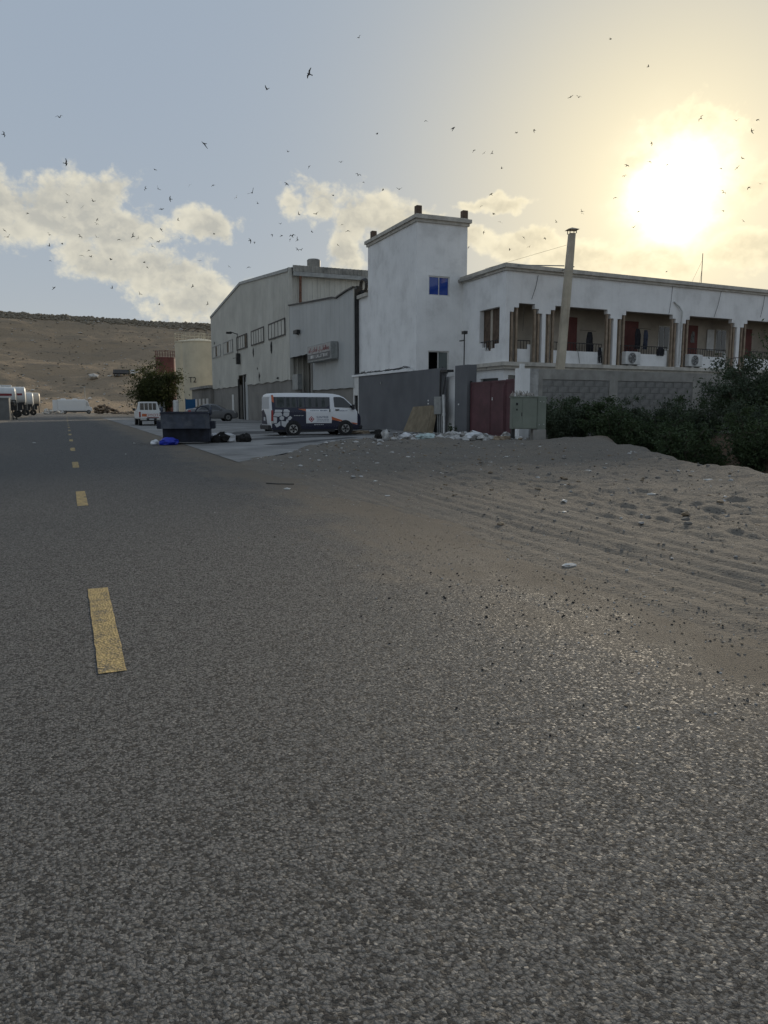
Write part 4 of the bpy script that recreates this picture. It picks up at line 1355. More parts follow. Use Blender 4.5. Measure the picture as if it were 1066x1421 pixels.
van = thing('minibus', 'white and navy minibus with orange flashes parked facing the grey wall', 'van', (9.12, 37.1, .014), 0)
st = [(0, .36, 1.90, .90), (.05, .30, 2.0, .965), (.16, .27, 2.05, .995), (.5, .26, 2.07, 1), (1.2, .26, 2.08, 1), (2.2, .26, 2.08, 1), (3.0, .26, 2.07, 1), (3.35, .26, 2.05, 1),
      (3.6, .26, 2.0, 1), (3.85, .26, 1.88, .99), (4.1, .26, 1.66, .985), (4.35, .26, 1.40, .975), (4.5, .26, 1.20, .96), (4.62, .27, 1.05, .93), (4.70, .32, .92, .88), (4.73, .40, .80, .82)]
mb = MB(); shell(mb, st, van_hw, (0, .05, .105, .25, .37, .49, .6, .75, .878))
body = mb.build('body', [VWHITE, NAVY], van, smooth=35, local=True)
for p in body.data.polygons:
    p.material_index = 1 if (p.center.x > 4.5 and p.center.z < 1.3) or (p.center.x > 4.1 and p.center.z < .55) else 0
for s in (-1, 1):
    mb = MB()
    side(mb, [(.10, 1.15), (.10, 1.96), (.17, 1.98), (.2, 1.88), (3.06, 1.88), (3.10, 1.15)], van_hw, s, .004)
    side(mb, [(.08, .45), (.08, 1.149), (1.80, 1.149), (1.80, .60), (3.12, .60), (3.14, .78), (3.7, .64), (4.15, .60), (4.5, .50), (4.5, .45)], van_hw, s, .004)
    side(mb, [(.08, .30), (.08, .449), (4.5, .449), (4.5, .30)], van_hw, s, .004)
    mb.build('navy_wrap', NAVY, body, local=True)
    mb = MB()
    side(mb, [(.10, 1.66), (.10, 1.965), (.20, 1.95), (.21, 1.60)], van_hw, s, .009)
    side(mb, [(1.38, 1.30), (1.79, 1.30), (1.79, 1.19)], van_hw, s, .009)
    side(mb, [(3.12, .92), (3.70, .73), (3.62, .68), (3.14, .76)], van_hw, s, .009)
    side(mb, [(4.12, .64), (4.48, .585), (4.48, .53), (4.3, .55)], van_hw, s, .009)
    mb.build('orange_flash', ORANGE, body, local=True)
    mb = MB()
    side(mb, rounded([(1.80, .62), (3.08, .62), (3.08, .98), (1.80, .98)], .06), van_hw, s, .010)
    side(mb, [(1.80, .98), (3.08, .98), (3.08, 1.148), (1.80, 1.148)], van_hw, s, .010)
    side(mb, [(1.80, 1.1485), (3.08, 1.1485), (3.08, 1.30), (1.80, 1.30)], van_hw, s, .010)
    side(mb, [(3.04, 1.151), (3.2, 1.151), (3.2, 1.9), (3.06, 1.9)], van_hw, s, .0095)
    mb.build('white_panel', VWHITE, body, local=True)
    # windows
    for poly in ([(.26, 1.36), (1.36, 1.36), (1.36, 1.87), (.26, 1.87)], [(1.40, 1.36), (1.74, 1.36), (1.74, 1.87), (1.40, 1.87)],
                 [(1.78, 1.36), (2.86, 1.36), (3.01, 1.47), (3.03, 1.87), (1.78, 1.87)]):
        mb = MB(); side(mb, rounded(poly, .05), van_hw, s, .012)
        w = mb.build('window', DARKG, van, local=True)
    mb = MB()
    for a, b in ((.36, .72), (.82, 1.0), (1.08, 1.28), (1.46, 1.62), (1.95, 2.1), (2.3, 2.42), (2.62, 2.8)):
        side(mb, [(a, 1.40), (b, 1.40), (b - .02, 1.83), (a + .03, 1.83)], van_hw, s, .0145, .002)
    mb.build('curtain', CURT, van, local=True)
    mb = MB(); side(mb, rounded([(3.28, 1.38), (4.24, 1.36), (4.16, 1.50), (3.80, 1.83), (3.62, 1.89), (3.26, 1.89)], .05), van_hw, s, .012)
    mb.build('front_window', DARKG, van, local=True)
    mb = MB(); mb.box(3.32, 3.52, s * .915 - .012, s * .915 + .012, 1.22, 1.28).box(3.0, 3.05, s * .92 - .012, s * .92 + .012, 1.16, 1.29)
    mb.build('door_handle', PLAST, van, local=True)
    mb = MB().box(4.17, 4.30, s * .98 - .08, s * .98 + .08, 1.26, 1.52)
    mb.build('wing_mirror', PLAST, van, local=True, bevel=.02)
    mb = MB(); side(mb, rounded([(-.0 + .03, .72), (.15, .72), (.15, 1.24), (.05, 1.24)], .03), van_hw, s, .016)
    mb.build('tail_lamp', REDL, van, local=True)
    mb = MB(); side(mb, [(.05, .60), (.15, .60), (.15, .715), (.04, .715)], van_hw, s, .016)
    mb.build('reversing_lamp', CLEARL, van, local=True)
    mb = MB(); mb.add([(4.50, s * .76, .76), (4.66, s * .58, .74), (4.60, s * .58, .98), (4.42, s * .78, .99), (4.54, s * .80, .74), (4.69, s * .6, .72), (4.63, s * .6, .99), (4.46, s * .81, 1.0)],
                     [(0, 1, 2, 3), (4, 5, 6, 7), (0, 4, 5, 1), (1, 5, 6, 2), (2, 6, 7, 3), (3, 7, 4, 0)])
    mb.build('headlight', CLEARL, van, local=True)
    mb = MB(); side(mb, [(.15, .18), (3.3, .18), (3.3, .32), (.15, .32)], lambda z: .86, s, .0, .03)
    mb.build('sill', PLAST, van, local=True)
    for x in (1.14, 3.84):
        mb = MB().lathe([(.41, s * .902), (.405, s * .912), (.0, s * .895)], (x, 0, .34), 24, 'y')
        mb.build('wheel_arch', PLAST, van, local=True)
        wheel(van, x, s * .84, .335, .22, s)
# rocky white artwork behind the side
gr = random.Random(2)
for poly in ([(.13, .95), (.22, 1.14), (.55, 1.14), (.62, 1.0), (.40, .92)], [(.20, 1.152), (.24, 1.27), (.62, 1.26), (.60, 1.152)], [(.64, 1.152), (.68, 1.28), (.86, 1.30), (.99, 1.20), (.98, 1.152)],
             [(.63, .99), (.66, 1.14), (.96, 1.14), (.94, .98), (.8, .90)], [(.86, .88), (1.0, .97), (1.1, .88), (1.0, .76), (.88, .74)], [(.14, .93), (.34, .90), (.32, .62), (.16, .60)],
             [(.18, .58), (.34, .60), (.5, .74), (.50, .50), (.30, .40)], [(.53, .74), (.76, .70), (.84, .86), (.92, .70), (.80, .46), (.70, .40), (.54, .50)]):
    pc = Vector((sum(p[0] for p in poly) / len(poly), sum(p[1] for p in poly) / len(poly)))
    poly = [tuple(pc + (Vector(p) - pc) * .94) for p in poly]
    mb = MB(); side(mb, poly, van_hw, -1, .010)
    mb.build('artwork_facet', PALEW, body, local=True)
mb = MB(); side(mb, [(.46, .80), (.46, .90), (.56, .97), (.68, .92), (.68, .80), (.57, .75)], van_hw, -1, .013)
mb.build('artwork_hexagon', PALEW, body, local=True)
# logo panel: red diamond and lettering
SIGNR = mat('logo_red', (.36, .06, .06), .5, var=0)
SIGNB = mat('logo_ink', (.12, .14, .2), .5, var=0)
cx, cz = 2.07, .80
for k, (r0, m_) in enumerate(((.15, SIGNR), (.10, VWHITE), (.065, SIGNR))):
    mb = MB(); side(mb, [(cx - r0, cz), (cx, cz + r0), (cx + r0, cz), (cx, cz - r0)], van_hw, -1, .013 + .003 * k)
    mb.build('logo_diamond', m_, body, local=True)


def side_text(s, x, z, size, m_, sx=1.0, off=.016):
    M = Matrix.Translation((x, -(van_hw(z) + off), z)) @ Matrix.Rotation(math.pi / 2, 4, 'X')
    lettering(s, size, m_, body, M, sx)


side_text('SUNTREE', 2.64, .89, .15, SIGNB, 1.0)


def side_line(x0, x1, z, h, m_, seed, off=.016):
    """a line of print too small to read in the photograph: word-length bars"""
    rr_ = random.Random(seed); x = x0; b = MB()
    while x < x1:
        w = min(rr_.uniform(.03, .11), x1 - x)
        side(b, [(x, z), (x + w, z), (x + w, z + h), (x, z + h)], van_hw, -1, off)
        x += w + rr_.uniform(.012, .03)
    b.build('small_print', m_, body, local=True)


side_line(2.34, 2.98, .760, .022, SIGNB, 1)
side_line(2.34, 2.98, .695, .022, SIGNB, 2)
side_line(2.02, 2.45, 1.200, .030, SIGNB, 3)
side_line(2.52, 2.90, 1.195, .045, SIGNB, 4)
side_line(1.18, 1.66, .965, .026, PALEW, 5)
side_line(2.20, 2.70, .515, .030, PALEW, 6)
side_line(3.55, 3.95, 1.200, .026, SIGNB, 7)
# rear end
mb = MB().box(-.012, .03, -.70, .70, 1.32, 1.88)
mb.build('rear_window', PALEW, van, local=True, bevel=.01)
mb = MB().box(-.10, .12, -.86, .86, .30, .52)
mb.build('rear_bumper', PLAST, van, local=True, bevel=.03)
mb = MB(); mb.add([(-.006, -.30, .55), (-.006, .78, .55), (-.006, .78, 1.18), (-.006, .45, 1.28), (-.006, -.05, 1.0), (.03, -.30, .55), (.03, .78, .55), (.03, .78, 1.18), (.03, .45, 1.28), (.03, -.05, 1.0)],
                 [(0, 1, 2, 3, 4), (9, 8, 7, 6, 5), (0, 5, 6, 1), (1, 6, 7, 2), (2, 7, 8, 3), (3, 8, 9, 4), (4, 9, 5, 0)])
mb.build('rear_artwork', NAVY, van, local=True)
MB().box(-.02, -.007, .05, .35, .72, .9).build('number_plate', PALEW, van, local=True)
MB().box(4.55, 4.80, -.84, .84, .28, .50).build('front_bumper', PLAST, van, local=True, bevel=.05)
mb = MB(); mb.add([(3.87, -.62, 1.84), (3.87, .62, 1.84), (4.50, .72, 1.22), (4.50, -.72, 1.22), (3.90, -.62, 1.885), (3.90, .62, 1.885), (4.52, .72, 1.25), (4.52, -.72, 1.25)],
                 [(0, 1, 2, 3), (7, 6, 5, 4), (0, 4, 5, 1), (1, 5, 6, 2), (2, 6, 7, 3), (3, 7, 4, 0)])
mb.build('windscreen', DARKG, van, local=True)

# sedan --------------------------------------------------------------------
def sed_hw(z):
    return float(np.interp(z, [.2, .4, .7, .92, 1.45, 1.6], [.82, .88, .885, .86, .60, .55]))


sed = thing('sedan', 'dark grey saloon car parked in front of the warehouse gable', 'car', (10.95, 77.2, .05), 0)
sed.scale = (1.12, 1.12, 1.12)
st = [(0, .40, .86, .86), (.08, .30, 1.0, .93), (.35, .24, 1.06, .98), (.75, .22, 1.10, 1), (1.1, .2, 1.27, 1), (1.45, .2, 1.42, 1), (1.9, .2, 1.49, 1), (2.35, .2, 1.49, 1), (2.75, .2, 1.40, 1),
      (3.15, .2, 1.17, 1), (3.45, .2, 1.02, 1), (3.9, .2, .96, .99), (4.2, .22, .88, .96), (4.4, .26, .76, .90), (4.48, .34, .62, .80)]
mb = MB(); shell(mb, st, sed_hw)
sbody = mb.build('body', SEDANP, sed, smooth=35, local=True)
for s in (-1, 1):
    for poly in ([(1.02, 1.0), (1.95, .98), (1.98, 1.40), (1.62, 1.37), (1.35, 1.26)], [(2.06, .98), (3.02, .96), (2.92, 1.10), (2.5, 1.35), (2.08, 1.40)]):
        mb = MB(); side(mb, rounded(poly, .04), sed_hw, s, .008)
        mb.build('window', DARKG, sed, local=True)
    mb = MB(); side(mb, rounded([(.05, .72), (.34, .80), (.32, .95), (.10, .95)], .04), sed_hw, s, .006); mb.build('tail_lamp', REDL, sed, local=True)
    mb = MB(); side(mb, rounded([(3.95, .70), (4.28, .68), (4.18, .82), (3.92, .85)], .04), lambda z: .86, s, -.01); mb.build('headlight', CLEARL, sed, local=True)
    MB().box(2.85, 3.0, s * .95 - .07, s * .95 + .07, .96, 1.08).build('wing_mirror', SEDANP, sed, local=True, bevel=.02)
    MB().box(1.25, 1.4, s * .89 - .012, s * .89 + .012, .80, .84).box(2.2, 2.35, s * .89 - .012, s * .89 + .012, .80, .84).build('door_handle', GREYMET, sed, local=True)
    for x in (.85, 3.55):
        MB().lathe([(.38, s * .895), (.375, s * .905), (.0, s * .88)], (x, 0, .32), 22, 'y').build('wheel_arch', PLAST, sed, local=True)
        wheel(sed, x, s * .82, .31, .2, s, 7)
mb = MB(); mb.add([(.80, -.5, 1.13), (.80, .5, 1.13), (1.42, .45, 1.43), (1.42, -.45, 1.43), (.80, -.5, 1.10), (.80, .5, 1.10), (1.42, .45, 1.40), (1.42, -.45, 1.40)], [(0, 1, 2, 3), (7, 6, 5, 4), (0, 4, 5, 1), (1, 5, 6, 2), (2, 6, 7, 3), (3, 7, 4, 0)])
mb.build('rear_screen', DARKG, sed, local=True)
mb = MB(); mb.add([(2.80, -.5, 1.40), (2.80, .5, 1.40), (3.40, .6, 1.07), (3.40, -.6, 1.07), (2.80, -.5, 1.37), (2.80, .5, 1.37), (3.40, .6, 1.04), (3.40, -.6, 1.04)], [(0, 1, 2, 3), (7, 6, 5, 4), (0, 4, 5, 1), (1, 5, 6, 2), (2, 6, 7, 3), (3, 7, 4, 0)])
mb.build('windscreen', DARKG, sed, local=True)

# pickup, seen from behind --------------------------------------------------
pk = thing('pickup_truck', 'white pickup truck with orange lettering on its tailgate seen from behind', 'pickup', (5.95, 59.8, .002), math.pi / 2)
def pk_hw(z):
    return float(np.interp(z, [.4, .6, 1.05, 1.2, 1.8], [.84, .88, .88, .85, .68]))


mb = MB(); shell(mb, [(2.15, .55, 1.55, 1), (2.22, .5, 1.78, 1), (2.6, .48, 1.82, 1), (3.2, .48, 1.78, 1), (3.6, .48, 1.40, 1), (3.8, .48, 1.18, 1), (4.6, .5, 1.10, .98), (5.0, .52, .98, .92), (5.1, .6, .85, .85)], pk_hw)
cab = mb.build('cab', TRUCKW, pk, smooth=35, local=True)
mb = MB().box(.06, 2.1, -.88, -.80, .55, 1.12).box(.06, 2.1, .80, .88, .55, 1.12).box(.06, 2.1, -.80, .80, .55, .66)
mb.build('load_bed', TRUCKW, pk, local=True)
tg = MB().box(0, .06, -.76, .76, .58, 1.13).build('tailgate', TRUCKW, pk, local=True, bevel=.015)
for s in (-1, 1):
    MB().box(-.01, .10, s * .82 - .055, s * .82 + .055, .66, 1.05).build('tail_lamp', REDL, pk, local=True, bevel=.01)
    MB().box(2.9, 3.05, s * 1.0 - .1, s * 1.0 + .1, 1.12, 1.32).build('wing_mirror', PLAST, pk, local=True, bevel=.02)
    mb = MB(); side(mb, rounded([(2.3, 1.22), (3.5, 1.20), (3.15, 1.70), (2.32, 1.70)], .04), pk_hw, s, .006); mb.build('window', DARKG, pk, local=True)
    for x in (.95, 4.15):
        wheel(pk, x, s * .74, .36, .24, s, 6)
# rear cab window in four panes behind a headboard frame
for k in range(4):
    y0 = -.60 + k * .305
    MB().box(2.10, 2.135, y0 + .02, y0 + .285, 1.20, 1.70).build('rear_window', DARKG, pk, local=True)
mb = MB()
mb.bar((2.05, -.76, 1.12), (2.05, -.64, 1.78), .06).bar((2.05, .76, 1.12), (2.05, .64, 1.78), .06).bar((2.05, -.64, 1.78), (2.05, .64, 1.78), .07)
for y in (-.305, 0, .305):
    mb.bar((2.05, y, 1.12), (2.05, y, 1.76), .04)
mb.build('headboard', TRUCKW, pk, local=True)
MB().box(-.14, -.02, -.80, -.36, .42, .56).build('bumper', RIMM, pk, local=True, bevel=.02)
MB().box(-.14, -.02, .36, .80, .42, .56).build('bumper', RIMM, pk, local=True, bevel=.02)
MB().box(-.12, -.03, -.36, .36, .38, .57).build('number_plate_mount', PLAST, pk, local=True)
MB().box(-.135, -.121, -.17, .17, .45, .55).build('number_plate', PALEW, pk, local=True)
MB().box(.3, 4.8, -.6, .6, .36, .5).build('chassis', PLAST, pk, local=True)
M = Matrix.Translation((-.004, -.08, .80)) @ Matrix.Rotation(-math.pi / 2, 4, 'Z') @ Matrix.Rotation(math.pi / 2, 4, 'X')
lettering('TOYOTA', .27, mat('orange_letter', (.34, .035, .012), .5, var=0), tg, M, 1.2)
MB().box(-.012, -.001, -.55, .30, .60, .66).build('red_stripe', SREDL, tg, local=True)
MB().box(-.012, -.001, .34, .68, .70, .90).build('orange_badge', ORANGE, tg, local=True)

# far white camper style truck ----------------------------------------------
bus = thing('white_minibus', 'long white box bodied minibus at the far end of the road', 'minibus', (-1.5, 175, 0), 0)
MB().box(0, 5.6, -1.15, 1.15, .55, 3.0).build('body', TRUCKW, bus, local=True, bevel=.15)
mb = MB().prism([(5.55, .55), (6.75, .55), (6.75, 1.3), (6.35, 1.5), (5.95, 2.75), (5.55, 2.9)], 'y', -1.1, 1.1)
mb.build('cab', TRUCKW, bus, local=True, bevel=.06)
MB().prism([(5.65, 1.6), (6.25, 1.6), (5.95, 2.45), (5.65, 2.45)], 'y', -1.115, -1.102).build('cab_window', CLEARL, bus, local=True)
MB().box(-.9, -.02, -1.0, 1.0, .5, 2.9).build('rear_box', TRUCKW, bus, local=True, bevel=.05)
for x in (.7, 3.0):
    MB().box(x, x + 1.0, -.6, .6, 3.0, 3.22).build('roof_hatch', TRUCKW, bus, local=True, bevel=.05)
for x in (1.4, 6.1):
    for s in (-1, 1):
        wheel(bus, x, s * 1.0, .42, .28, s)
MB().box(-.8, 6.4, -1.05, 1.05, .35, .55).build('chassis', PLAST, bus, local=True)
tag(MB().tube([(4.2, 182, 0), (4.2, 182, 5.9)], [.07, .05], 8).box(3.95, 4.45, 181.95, 182.05, 5.8, 5.95).build('lamp_pole', GREYMET), 'thin pole rising behind the far white minibus', 'pole')

# tanker trailers along the left verge ---------------------------------------
STRIPE = mat('dark_red_stripe', (.20, .02, .025), .5, var=.05)
TANKW = mat('tanker_white', (.62, .62, .60), .45, .1, var=.08, vs=1)
TANKC = mat('tanker_cream', (.60, .52, .42), .45, .1, var=.08, vs=1)


def tanker(label, x1, y, L, zc, r, m, stripe, rx=1.15):
    """tank lies along X with its rounded end at x1, towards the road"""
    t = thing('tanker_trailer', label, 'tanker', (x1, y, 0), 0, 'tankers parked on the left verge')
    prof = [(0, .0), (r * .7, -.04), (r * .93, -.12), (r, -.26), (r, -L + .42), (r * .85, -L + .18), (0, -L)]
    mb = MB(Matrix.Translation((0, 0, zc)) @ Matrix.Diagonal((1, rx, 1, 1)))
    mb.lathe(prof, (0, 0, 0), 28, 'x'); mb.M = None
    for v in mb.v:                                  # rounded box section
        for ax, c0, rr_ in ((1, 0, r * rx), (2, zc, r)):
            d = (v[ax] - c0) / rr_
            v[ax] = c0 + rr_ * math.copysign(abs(d) ** .72, d)
    sh_ = mb.build('tank_shell', m, t, smooth=50, local=True)
    MB().box(-L * .6, -L * .25, -.35, .35, zc + r - .03, zc + r + .22).build('walkway', m, t, local=True, bevel=.05)
    if stripe:
        mb = MB(Matrix.Translation((0, 0, zc)) @ Matrix.Diagonal((1, rx, 1, 1)))
        for s in (-1, 1):
            vs = []
            for x in (-.42, -L + .42):
                for z in (-.02, .26):
                    vs.append((x, s * r * 1.006, z))
            mb.add(vs, [(0, 1, 3, 2)])
        mb.M = None
        mb.build('stripe', STRIPE, t, local=True)
    MB().box(-L + .3, -.5, -.9, .9, zc - r - .75, zc - r + .2).box(-.9, -.2, -1.0, 1.0, zc - r - .1, zc - r + .30).build('chassis', PLAST, t, local=True)
    MB().box(-.25, -.1, -1.1, 1.1, .45, .6).box(-.3, -.2, -.6, -.5, .5, zc - r + .3).box(-.3, -.2, .5, .6, .5, zc - r + .3).build('rear_bumper', PLAST, t, local=True)
    for x in (-1.2, -2.5):
        for s in (-1, 1):
            wheel(t, x, s * .95, .5, .3, s, 5, DKMET)
    mb = MB()
    for k in range(7):
        mb.bar((.04, -.25, 1.2 + k * .3), (.04, .25, 1.2 + k * .3), .03)
    mb.bar((.04, -.25, 1.0), (.04, -.25, 3.2), .04).bar((.04, .25, 1.0), (.04, .25, 3.2), .04)
    mb.build('ladder', GREYMET, t, local=True)
    return t


tanker('white tanker with red stripe half behind the grey cabinet, nearest of the tankers', -5.5, 105, 7, 2.78, 1.06, TANKW, True)
tanker('tallest white tanker with dark red stripe beside the second pair', -4.95, 118, 7, 3.02, 1.18, TANKW, True)
tanker('plain white tanker without stripe behind the striped ones', -4.75, 139, 7, 2.7, 1.08, TANKW, False)
tanker('cream ended tanker farthest along the left verge', -3.95, 146, 6, 2.8, 1.08, TANKC, False)
kio = thing('grey_cabin', 'plain grey metal cabin at the left edge of the road', 'cabin', (-7.0, 93, 0))
MB().box(-8.3, -5.6, 92.2, 95, .0, 2.35).build('wall', mat('grey_cabin_paint', (.16, .16, .155), .7, var=.1), kio)
MB().box(-8.35, -5.55, 92.1, 95.1, 2.352, 2.42).build('roof', GREYMET, kio)
MB().box(-7.2, -6.6, 92.15, 92.198, .8, 1.0).build('vent', DKMET, kio)
fr = thing('steel_frame', 'dark steel frame standing beside the grey cabin', 'frame', (-5.3, 95.2, 0))
mb = MB()
for x in (-5.45, -5.08):
    mb.bar((x, 95.2, 0), (x, 95.2, 2.2), .12)
for z in (.1, .8, 1.5, 2.15):
    mb.bar((-5.5, 95.2, z), (-5.03, 95.2, z), .10)
mb.build('bars', DKMET, fr)

# tipper truck on the slope ---------------------------------------------------
hz0 = float(hill_z(np.array(math.atan2(21, 330)), np.array(math.hypot(21, 330))))
ht = thing('tipper_truck', 'grey tipper truck with white cab on the hillside track', 'truck', (18.6, 330, hz0), 0)
MB().prism([(0, 1.2), (6.4, 1.2), (6.2, 2.7), (.2, 2.7)], 'y', -1.2, 1.2).build('tipper_body', mat('dull_grey_body', (.10, .10, .105), .7), ht, local=True)
MB().box(6.7, 8.6, -1.2, 1.2, .9, 2.6).build('cab', TRUCKW, ht, local=True, bevel=.2)
MB().box(6.9, 8.3, -1.215, -1.202, 1.8, 2.4).build('window', DARKG, ht, local=True)
MB().box(0, 8.2, -.5, .5, .8, 1.2).build('chassis', PLAST, ht, local=True)
for x in (.9, 2.2, 7.6):
    for s in (-1, 1):
        wheel(ht, x, s * 1.0, .5, .35, s)
hz1 = float(hill_z(np.array(math.atan2(11.3, 330)), np.array(math.hypot(11.3, 330))))
mb = MB(); lump(mb, (11.3, 330, hz1 + .8), 2.2, .6, .3, 77)
tag(mb.build('pale_boulder', PALE), 'pale boulder on the hillside left of the tipper truck', 'boulder')

# rubbish skip at the road edge -----------------------------------------------
SKIPB = mat('dark_blue_skip_paint', (.028, .034, .055), .6, var=.3, vs=3, blot=.6, blot_c=(.012, .012, .016), blot_s=2.5, bump=.2, bs=8)
SKIPG = mat('scuffed_blue_panel', (.042, .050, .070), .6, var=.25, vs=3, blot=.5, blot_c=(.11, .115, .12), blot_s=2)
sk = thing('rubbish_skip', 'dark blue steel rubbish skip at the road edge', 'dumpster', (4.32, 30.2, .002), R(-14))
W_ = .87
prof = [(-.72, 1.16), (-.86, .62), (-.48, .60), (-.42, .07), (.55, .07), (.72, .55), (.66, 1.18)]
mb = MB()
mb.prism(prof, 'x', -W_, W_)
body = mb.build('container', SKIPB, sk, local=True, bevel=.015)
MB().add([(-W_ - .02, -.745, 1.18), (W_ + .02, -.745, 1.18), (W_ + .06, -.885, .60), (-W_ - .0, -.885, .60), (-W_ - .02, -.72, 1.18), (W_ + .02, -.72, 1.18), (W_ + .06, -.862, .60), (-W_ - .0, -.862, .60)],
         [(0, 1, 2, 3), (7, 6, 5, 4), (0, 4, 5, 1), (1, 5, 6, 2), (2, 6, 7, 3), (3, 7, 4, 0)]).build('front_panel', SKIPG, sk, local=True)
MB().bar((-W_ - .04, -.75, 1.18), (W_ + .04, -.75, 1.18), .05).bar((-W_ - .04, .68, 1.2), (W_ + .04, .68, 1.2), .05).bar((-W_, -.75, 1.18), (-W_, .68, 1.2), .05).bar((W_, -.75, 1.18), (W_, .68, 1.2), .05).build('rim', SKIPB, sk, local=True)
for s in (-1, 1):
    MB().box(s * (W_ + .11) - .10, s * (W_ + .11) + .10, -.45, .15, .58, .88).build('lifting_pocket', SKIPB, sk, local=True, bevel=.02)
    mb = MB(); mb.prism([(-.3, 1.1), (-.22, 1.3), (-.05, 1.42), (.12, 1.38), (.2, 1.1)], 'x', s * W_ - .03 + s * .05, s * W_ + .03 + s * .05)
    mb.build('lid_bracket', SKIPB, sk, local=True)
MB().tube([(.55 + .27 * math.cos(a), .6, 1.19 + .24 * math.sin(a)) for a in np.linspace(0, math.pi, 12)], .028, 6).build('hooped_lid_arm', SKIPB, sk, local=True)


def crumple(name, m, c, r, sq, label, cat, seed, group=None, sub=2, jag=.45):
    """crumpled bag: subdivided icosphere pushed about by noise"""
    bm = bmesh.new()
    bmesh.ops.create_icosphere(bm, subdivisions=sub + 1, radius=1)
    off = Vector((seed * 3.1, seed * 1.7, 0))
    for v in bm.verts:
        n1 = mnoise.noise(v.co * 1.3 + off); n2 = mnoise.noise(v.co * 3.4 + off); n3 = 1 - abs(mnoise.noise(v.co * 2.3 - off)) * 2
        k = 1 + jag * (n1 * .9 + n2 * .45 + n3 * .25)
        v.co = Vector((v.co.x * k * r[0], v.co.y * k * r[1], max(v.co.z * k, -.75) * r[2] + .7 * r[2] * sq))
    me = bpy.data.meshes.new(name); bm.to_mesh(me); bm.free()
    me.materials.append(m)
    o = bpy.data.objects.new(name, me); col.objects.link(o); o.location = c
    if label:
        tag(o, label, cat, group)
    return o


PBLUE = mat('blue_plastic_bag', (.012, .03, .40), .35, var=.2, vs=4)
PWHITE = mat('white_plastic_bag', (.66, .67, .68), .5, var=.15, vs=5)
PTEAL = mat('pale_green_sack', (.46, .56, .54), .6, var=.2, vs=6)
PBLACK = mat('charred_rubbish', (.02, .019, .017), .9, var=.4, vs=8)
crumple('plastic_bag', PBLUE, (3.50, 29.15, .004), (.33, .2, .16), 1, 'bright blue plastic bag on the ground left of the skip', 'bag', 3)
crumple('plastic_bag', PWHITE, (3.05, 29.5, .004), (.16, .12, .10), 1, 'small white bag on the road beside the blue bag', 'bag', 5)
heap = thing('rubbish_heap', 'dark heap of burnt rubbish right of the skip', 'rubbish', (5.9, 30.6, 0))
hr = random.Random(8)
for i in range(16):
    o = crumple('rubbish_lump', PBLACK if i % 4 else PALEW, (hr.uniform(-.55, .75), hr.uniform(-.4, .4), hr.uniform(0, .16)), (hr.uniform(.12, .30), hr.uniform(.1, .25), hr.uniform(.08, .22)), .6, None, None, 20 + i, sub=1, jag=.7)
    o.parent = heap

# leaning board, cabinet -------------------------------------------------------
BOARD = mat('dusty_brown_board', (.24, .195, .13), .9, var=.2, vs=2, bump=.2, bs=12)
lb = thing('leaning_board', 'brown board sheet leaning against the grey yard wall', 'board', (18.0, 38.3, 0))
mb = MB(); mb.add([(18.0, 37.2, .02), (17.95, 40.25, .02), (18.46, 40.0, 1.42), (18.46, 37.55, 1.50), (18.06, 37.2, .02), (18.01, 40.25, .02), (18.52, 40.0, 1.42), (18.52, 37.55, 1.50)],
                  [(0, 1, 2, 3), (7, 6, 5, 4), (0, 4, 5, 1), (1, 5, 6, 2), (2, 6, 7, 3), (3, 7, 4, 0)])
mb.build('sheet', BOARD, lb)
mb = MB(); mb.add([(18.0, 37.15, .02), (18.45, 37.5, 1.49), (18.5, 36.95, 1.3), (18.2, 36.85, .02)], [(0, 1, 2, 3)])
mb.build('folded_flap', BOARD, lb)

CABG = mat('grey_green_cabinet', (.21, .235, .195), .55, .1, var=.10, vs=1.5, blot=.3, blot_c=(.15, .16, .135), blot_s=2, spec=.35)
cb_rot = R(-22)
cab_ = thing('electric_cabinet', 'grey green electrical cabinet on a concrete footing', 'utility box', (16.75, 25.75, 0), cb_rot)
CZ = .55
MB().box(-.55, .42, -.28, .28, CZ, CZ + 1.22).build('case', CABG, cab_, local=True, bevel=.012)
MB().box(-.58, .45, -.31, .31, CZ + 1.222, CZ + 1.27).build('lid', CABG, cab_, local=True)
for a, b in ((-.53, -.17), (-.16, .40)):
    d = MB().box(a, b, -.297, -.281, CZ + .04, CZ + 1.18).build('door', CABG, cab_, local=True)
    if a < -.3:
        MB().box(-.42, -.34, -.303, -.298, CZ + .92, CZ + 1.02).build('warning_plate', BLK, d, local=True)
        MB().box(-.41, -.35, -.303, -.298, CZ + .72, CZ + .79).build('warning_plate', BLK, d, local=True)
        MB().box(-.20, -.17, -.31, -.298, CZ + .5, CZ + .64).build('handle', DKMET, d, local=True)
MB().box(.43, .78, -.24, .26, CZ - .02, CZ + 1.27).build('side_case', CABG, cab_, local=True, bevel=.012)
for x, z in ((.52, .15), (.70, .17), (.55, 1.05), (.68, 1.04)):
    MB().box(x - .012, x + .012, -.25, -.241, CZ + z, CZ + z + .03).build('bolt', WHITEP, cab_, local=True)
MB().box(.28, .80, -.26, .28, -.3, CZ - .02).build('footing', CONC, cab_, local=True, bevel=.02)
MB().box(-.52, -.4, -.1, .2, -.3, CZ).build('leg', DKMET, cab_, local=True)
cr = random.Random(6)
mb = MB()
for i in range(26):
    x, y = cr.uniform(-.55, .35), cr.uniform(-.22, .22)
    a = cr.uniform(0, 6.3); l = cr.uniform(.08, .22)
    mb.tube([(x, y, CZ + 1.29), (x + l * .5 * math.cos(a), y + l * .5 * math.sin(a), CZ + 1.31 + cr.uniform(.02, .2)), (x + l * math.cos(a), y + l * math.sin(a), CZ + 1.29)], .022, 5)
